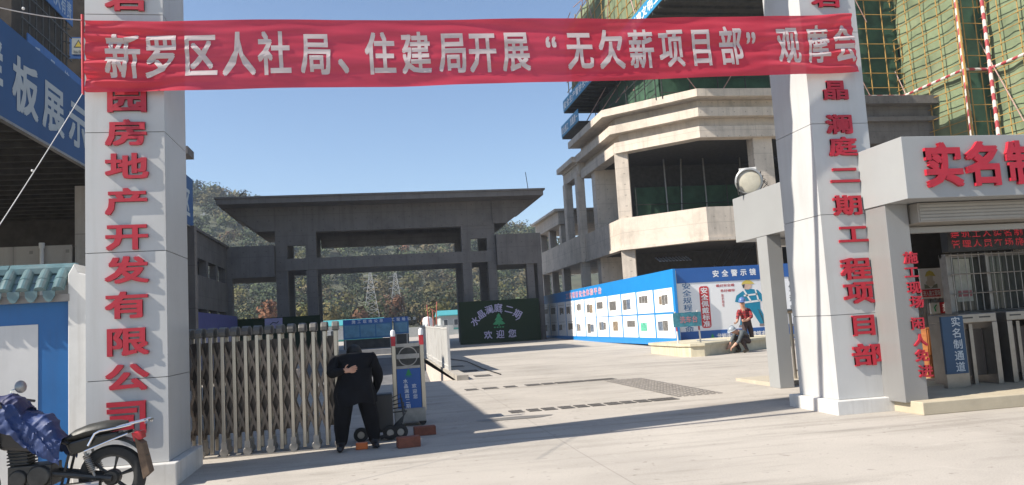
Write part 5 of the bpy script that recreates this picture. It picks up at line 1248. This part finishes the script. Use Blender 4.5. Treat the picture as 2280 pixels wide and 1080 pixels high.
def tree(x, y, H, r, slot, label, seed):
    z = hillz(x, y) if y > 118 else gz(y); t = thing('tree', (x, y, z), label, 'tree', 'trees at the foot of the hill'); q_ = random.Random(seed)
    mb = MB(); mb.tube([(x,y,z-.5),(x+.1,y,z+H*.4),(x-.05,y,z+H*.85)], [.22,.15,.05], 7)
    for k in range(6): a = q_.uniform(0,6.3); mb.tube([(x+.05,y,z+H*(.35+.08*k)), (x+math.cos(a)*r*.45, y+math.sin(a)*r*.45, z+H*(.5+.08*k)), (x+math.cos(a)*r*.8, y+math.sin(a)*r*.8, z+H*(.58+.08*k))], [.08,.05,.02], 5)
    mb.build('trunk', BARK, t); cm = MB(); crown(cm, (x, y, z+H*.66), r, H*.8, 330, .36, q_, slot); cm.build('crown', LEAF, t, fix=False)
for u, v, Yt, H, r, sl_, lab in ((592,690,116,6.5,1.9,4,'tall russet tree seen through the left opening of the gatehouse'),(672,700,114,5.5,2.0,3,'yellow leaved tree between the left pair of gatehouse columns'),(879,690,122,5.8,1.35,4,'russet tree beside the right hand pylon'),(797,695,117,4.2,1.4,4,'small reddish tree below the left hand pylon'),(733,698,113,5.2,2.3,1,'olive bushy tree right of the left columns'),(965,698,113,5.0,2.6,3,'yellow green bushy tree behind the far camp cabins')):
    p = PY(u, v, Yt); tree(p.x, Yt, H, r, sl_, lab, int(u))
for u, lab in ((1105,'feathery tree on the skyline above the right gatehouse block'),(1127,'second feathery tree on the skyline, further right')):
    p = PY(u, 530, 215); z = hillz(p.x, 215); top = PY(u, 503, 215).z; tree(p.x, 215, max(4, top-z), 2.0, 2, lab, int(u))
# pylons
PYM = M('galvanised_lattice', (.45,.45,.44), .5, .3, var=.1)
def pylon(u, v0, v1, Yp, label):
    a, b = PY(u, v0, Yp), PY(u, v1, Yp); H = b.z-a.z; w_ = H*.16; t = thing('pylon', (a.x, Yp, a.z), label, 'pylon', 'power pylons on the hillside'); c = Vector((a.x, Yp, a.z)); th = .018+.00018*Yp
    mb = MB(); hw = lambda t_: w_*(1-t_)**1.1*.9+.022*H
    lv = [0,.16,.3,.43,.55,.66,.76,.85,.93,1.0]
    cor = lambda t_: [c+Vector((sx*hw(t_), sy*hw(t_), H*t_)) for sx, sy in ((-1,-1),(1,-1),(1,1),(-1,1))]
    for k in range(len(lv)-1):
        A, B = cor(lv[k]), cor(lv[k+1])
        for q_ in range(4): mb.tube([A[q_], B[q_]], th, 4); mb.tube([A[q_], B[(q_+1) % 4]], th*.6, 4); mb.tube([A[(q_+1) % 4], B[q_]], th*.6, 4); mb.tube([B[q_], B[(q_+1) % 4]], th*.6, 4)
    mb.build('lattice_mast', PYM, t)
    for t_ in (.66, .8, .93):
        am = MB(); z = H*t_; L = H*.155
        for s_ in (-1, 1): am.tube([c+Vector((0,0,z)), c+Vector((s_*L,0,z-.01*H))], th*.8, 4); am.tube([c+Vector((0,0,z+.045*H)), c+Vector((s_*L,0,z-.01*H))], th*.7, 4); am.tube([c+Vector((s_*L,0,z)), c+Vector((s_*L,0,z-.05*H))], th*.5, 4)
        am.build('cross_arm', PYM, t)
pylon(828, 706, 606, 119, 'white lattice pylon left of the russet tree'); pylon(884, 706, 608, 124, 'white lattice pylon standing against the russet tree'); pylon(455, 522, 474, 228, 'small white pylon high on the hillside near the blue sign')
# far camp
def cabin(label, x0, x1, y, z0, z1, nwin, roofm, wallm):
    t = thing('site_cabin', ((x0+x1)/2, y, gz(y)), label, 'cabin', 'site cabins beyond the gatehouse')
    MB().box(x0, x1, y, y+5, gz(y), z1).build('wall', wallm, t); MB().prism([(y-.35,z1),(y+5.3,z1),(y+5.3,z1+.1),(y+2.5,z1+.75),(y-.35,z1+.1)], 'x', x0-.3, x1+.3).build('roof', roofm, t)
    for k in range(nwin):
        x = x0+(x1-x0)*(k+.5)/nwin; wi = MB().box(x-.28, x+.28, y-.03, y-.002, z1-1.25, z1-.45).build('window', PAPER, t); MB().box(x-.23, x+.23, y-.045, y-.032, z1-1.2, z1-.5).build('pane', PRINTD, wi)
    MB().box(x0, x1, y-.02, y-.002, z1-1.75, z1-1.55).build('stripe', M('teal_stripe', (.03,.22,.20), .5), t)
TEAL = M('teal_roof', (.06,.30,.32), .5); CABW = M('cabin_panel', (.42,.44,.43), .6, var=.08)
cabin('teal roofed prefabricated cabin left of the green turf welcome board', 8.4, 17.5, 100, 0, 2.95, 7, TEAL, CABW)
cabin('pale prefabricated cabin behind the long blue notice board', -8.5, 1.0, 92, 0, 2.35, 6, TEAL, M('cabin_white', (.55,.56,.56), .6))
mb = MB(); mb.lathe([(0,0),(.55,.05),(.6,.3),(.6,1.1),(.5,1.4),(0,1.55)], (6.5, 96, 1.4), ZV, 20); tag(mb.build('water_tank', PAPER, smooth=True), 'white round tank on the far camp wall', 'tank')
mb = MB().box(2.6, 9.5, 95, 95.3, gz(60), 1.75); tag(mb.build('camp_wall', CABW), 'low pale wall in front of the far cabins', 'wall')
mb = MB()
for k, (x, h) in enumerate(((6.6,4.3),(7.0,3.6),(7.3,4.6))): mb.tube([(x,94,.6),(x+.25*(k-1),94,h)], .06, 6)
mb.tube([(6.6,94,3.9),(7.4,94,3.4)], .05, 6); tag(mb.build('drill_frame', M('faded_red_steel', (.36,.10,.07), .6)), 'small red steel drill frame by the white tank', 'machine')

# ------------------------------------------------------------------ haze
hz = MB().box(-880, 880, -75, 1450, -3.2, 75).build('haze', None)
hz.data.materials.clear()
hm_ = bpy.data.materials.new('haze'); hm_.use_nodes = True; nt = hm_.node_tree; nt.nodes.remove(nt.nodes['Principled BSDF'])
pv = nt.nodes.new('ShaderNodeVolumePrincipled'); pv.inputs['Color'].default_value = (.82,.9,1,1); pv.inputs['Density'].default_value = .00065; pv.inputs['Anisotropy'].default_value = .3
nt.links.new(pv.outputs[0], nt.nodes['Material Output'].inputs['Volume']); hz.data.materials.append(hm_); tag(hz, kind='stuff')
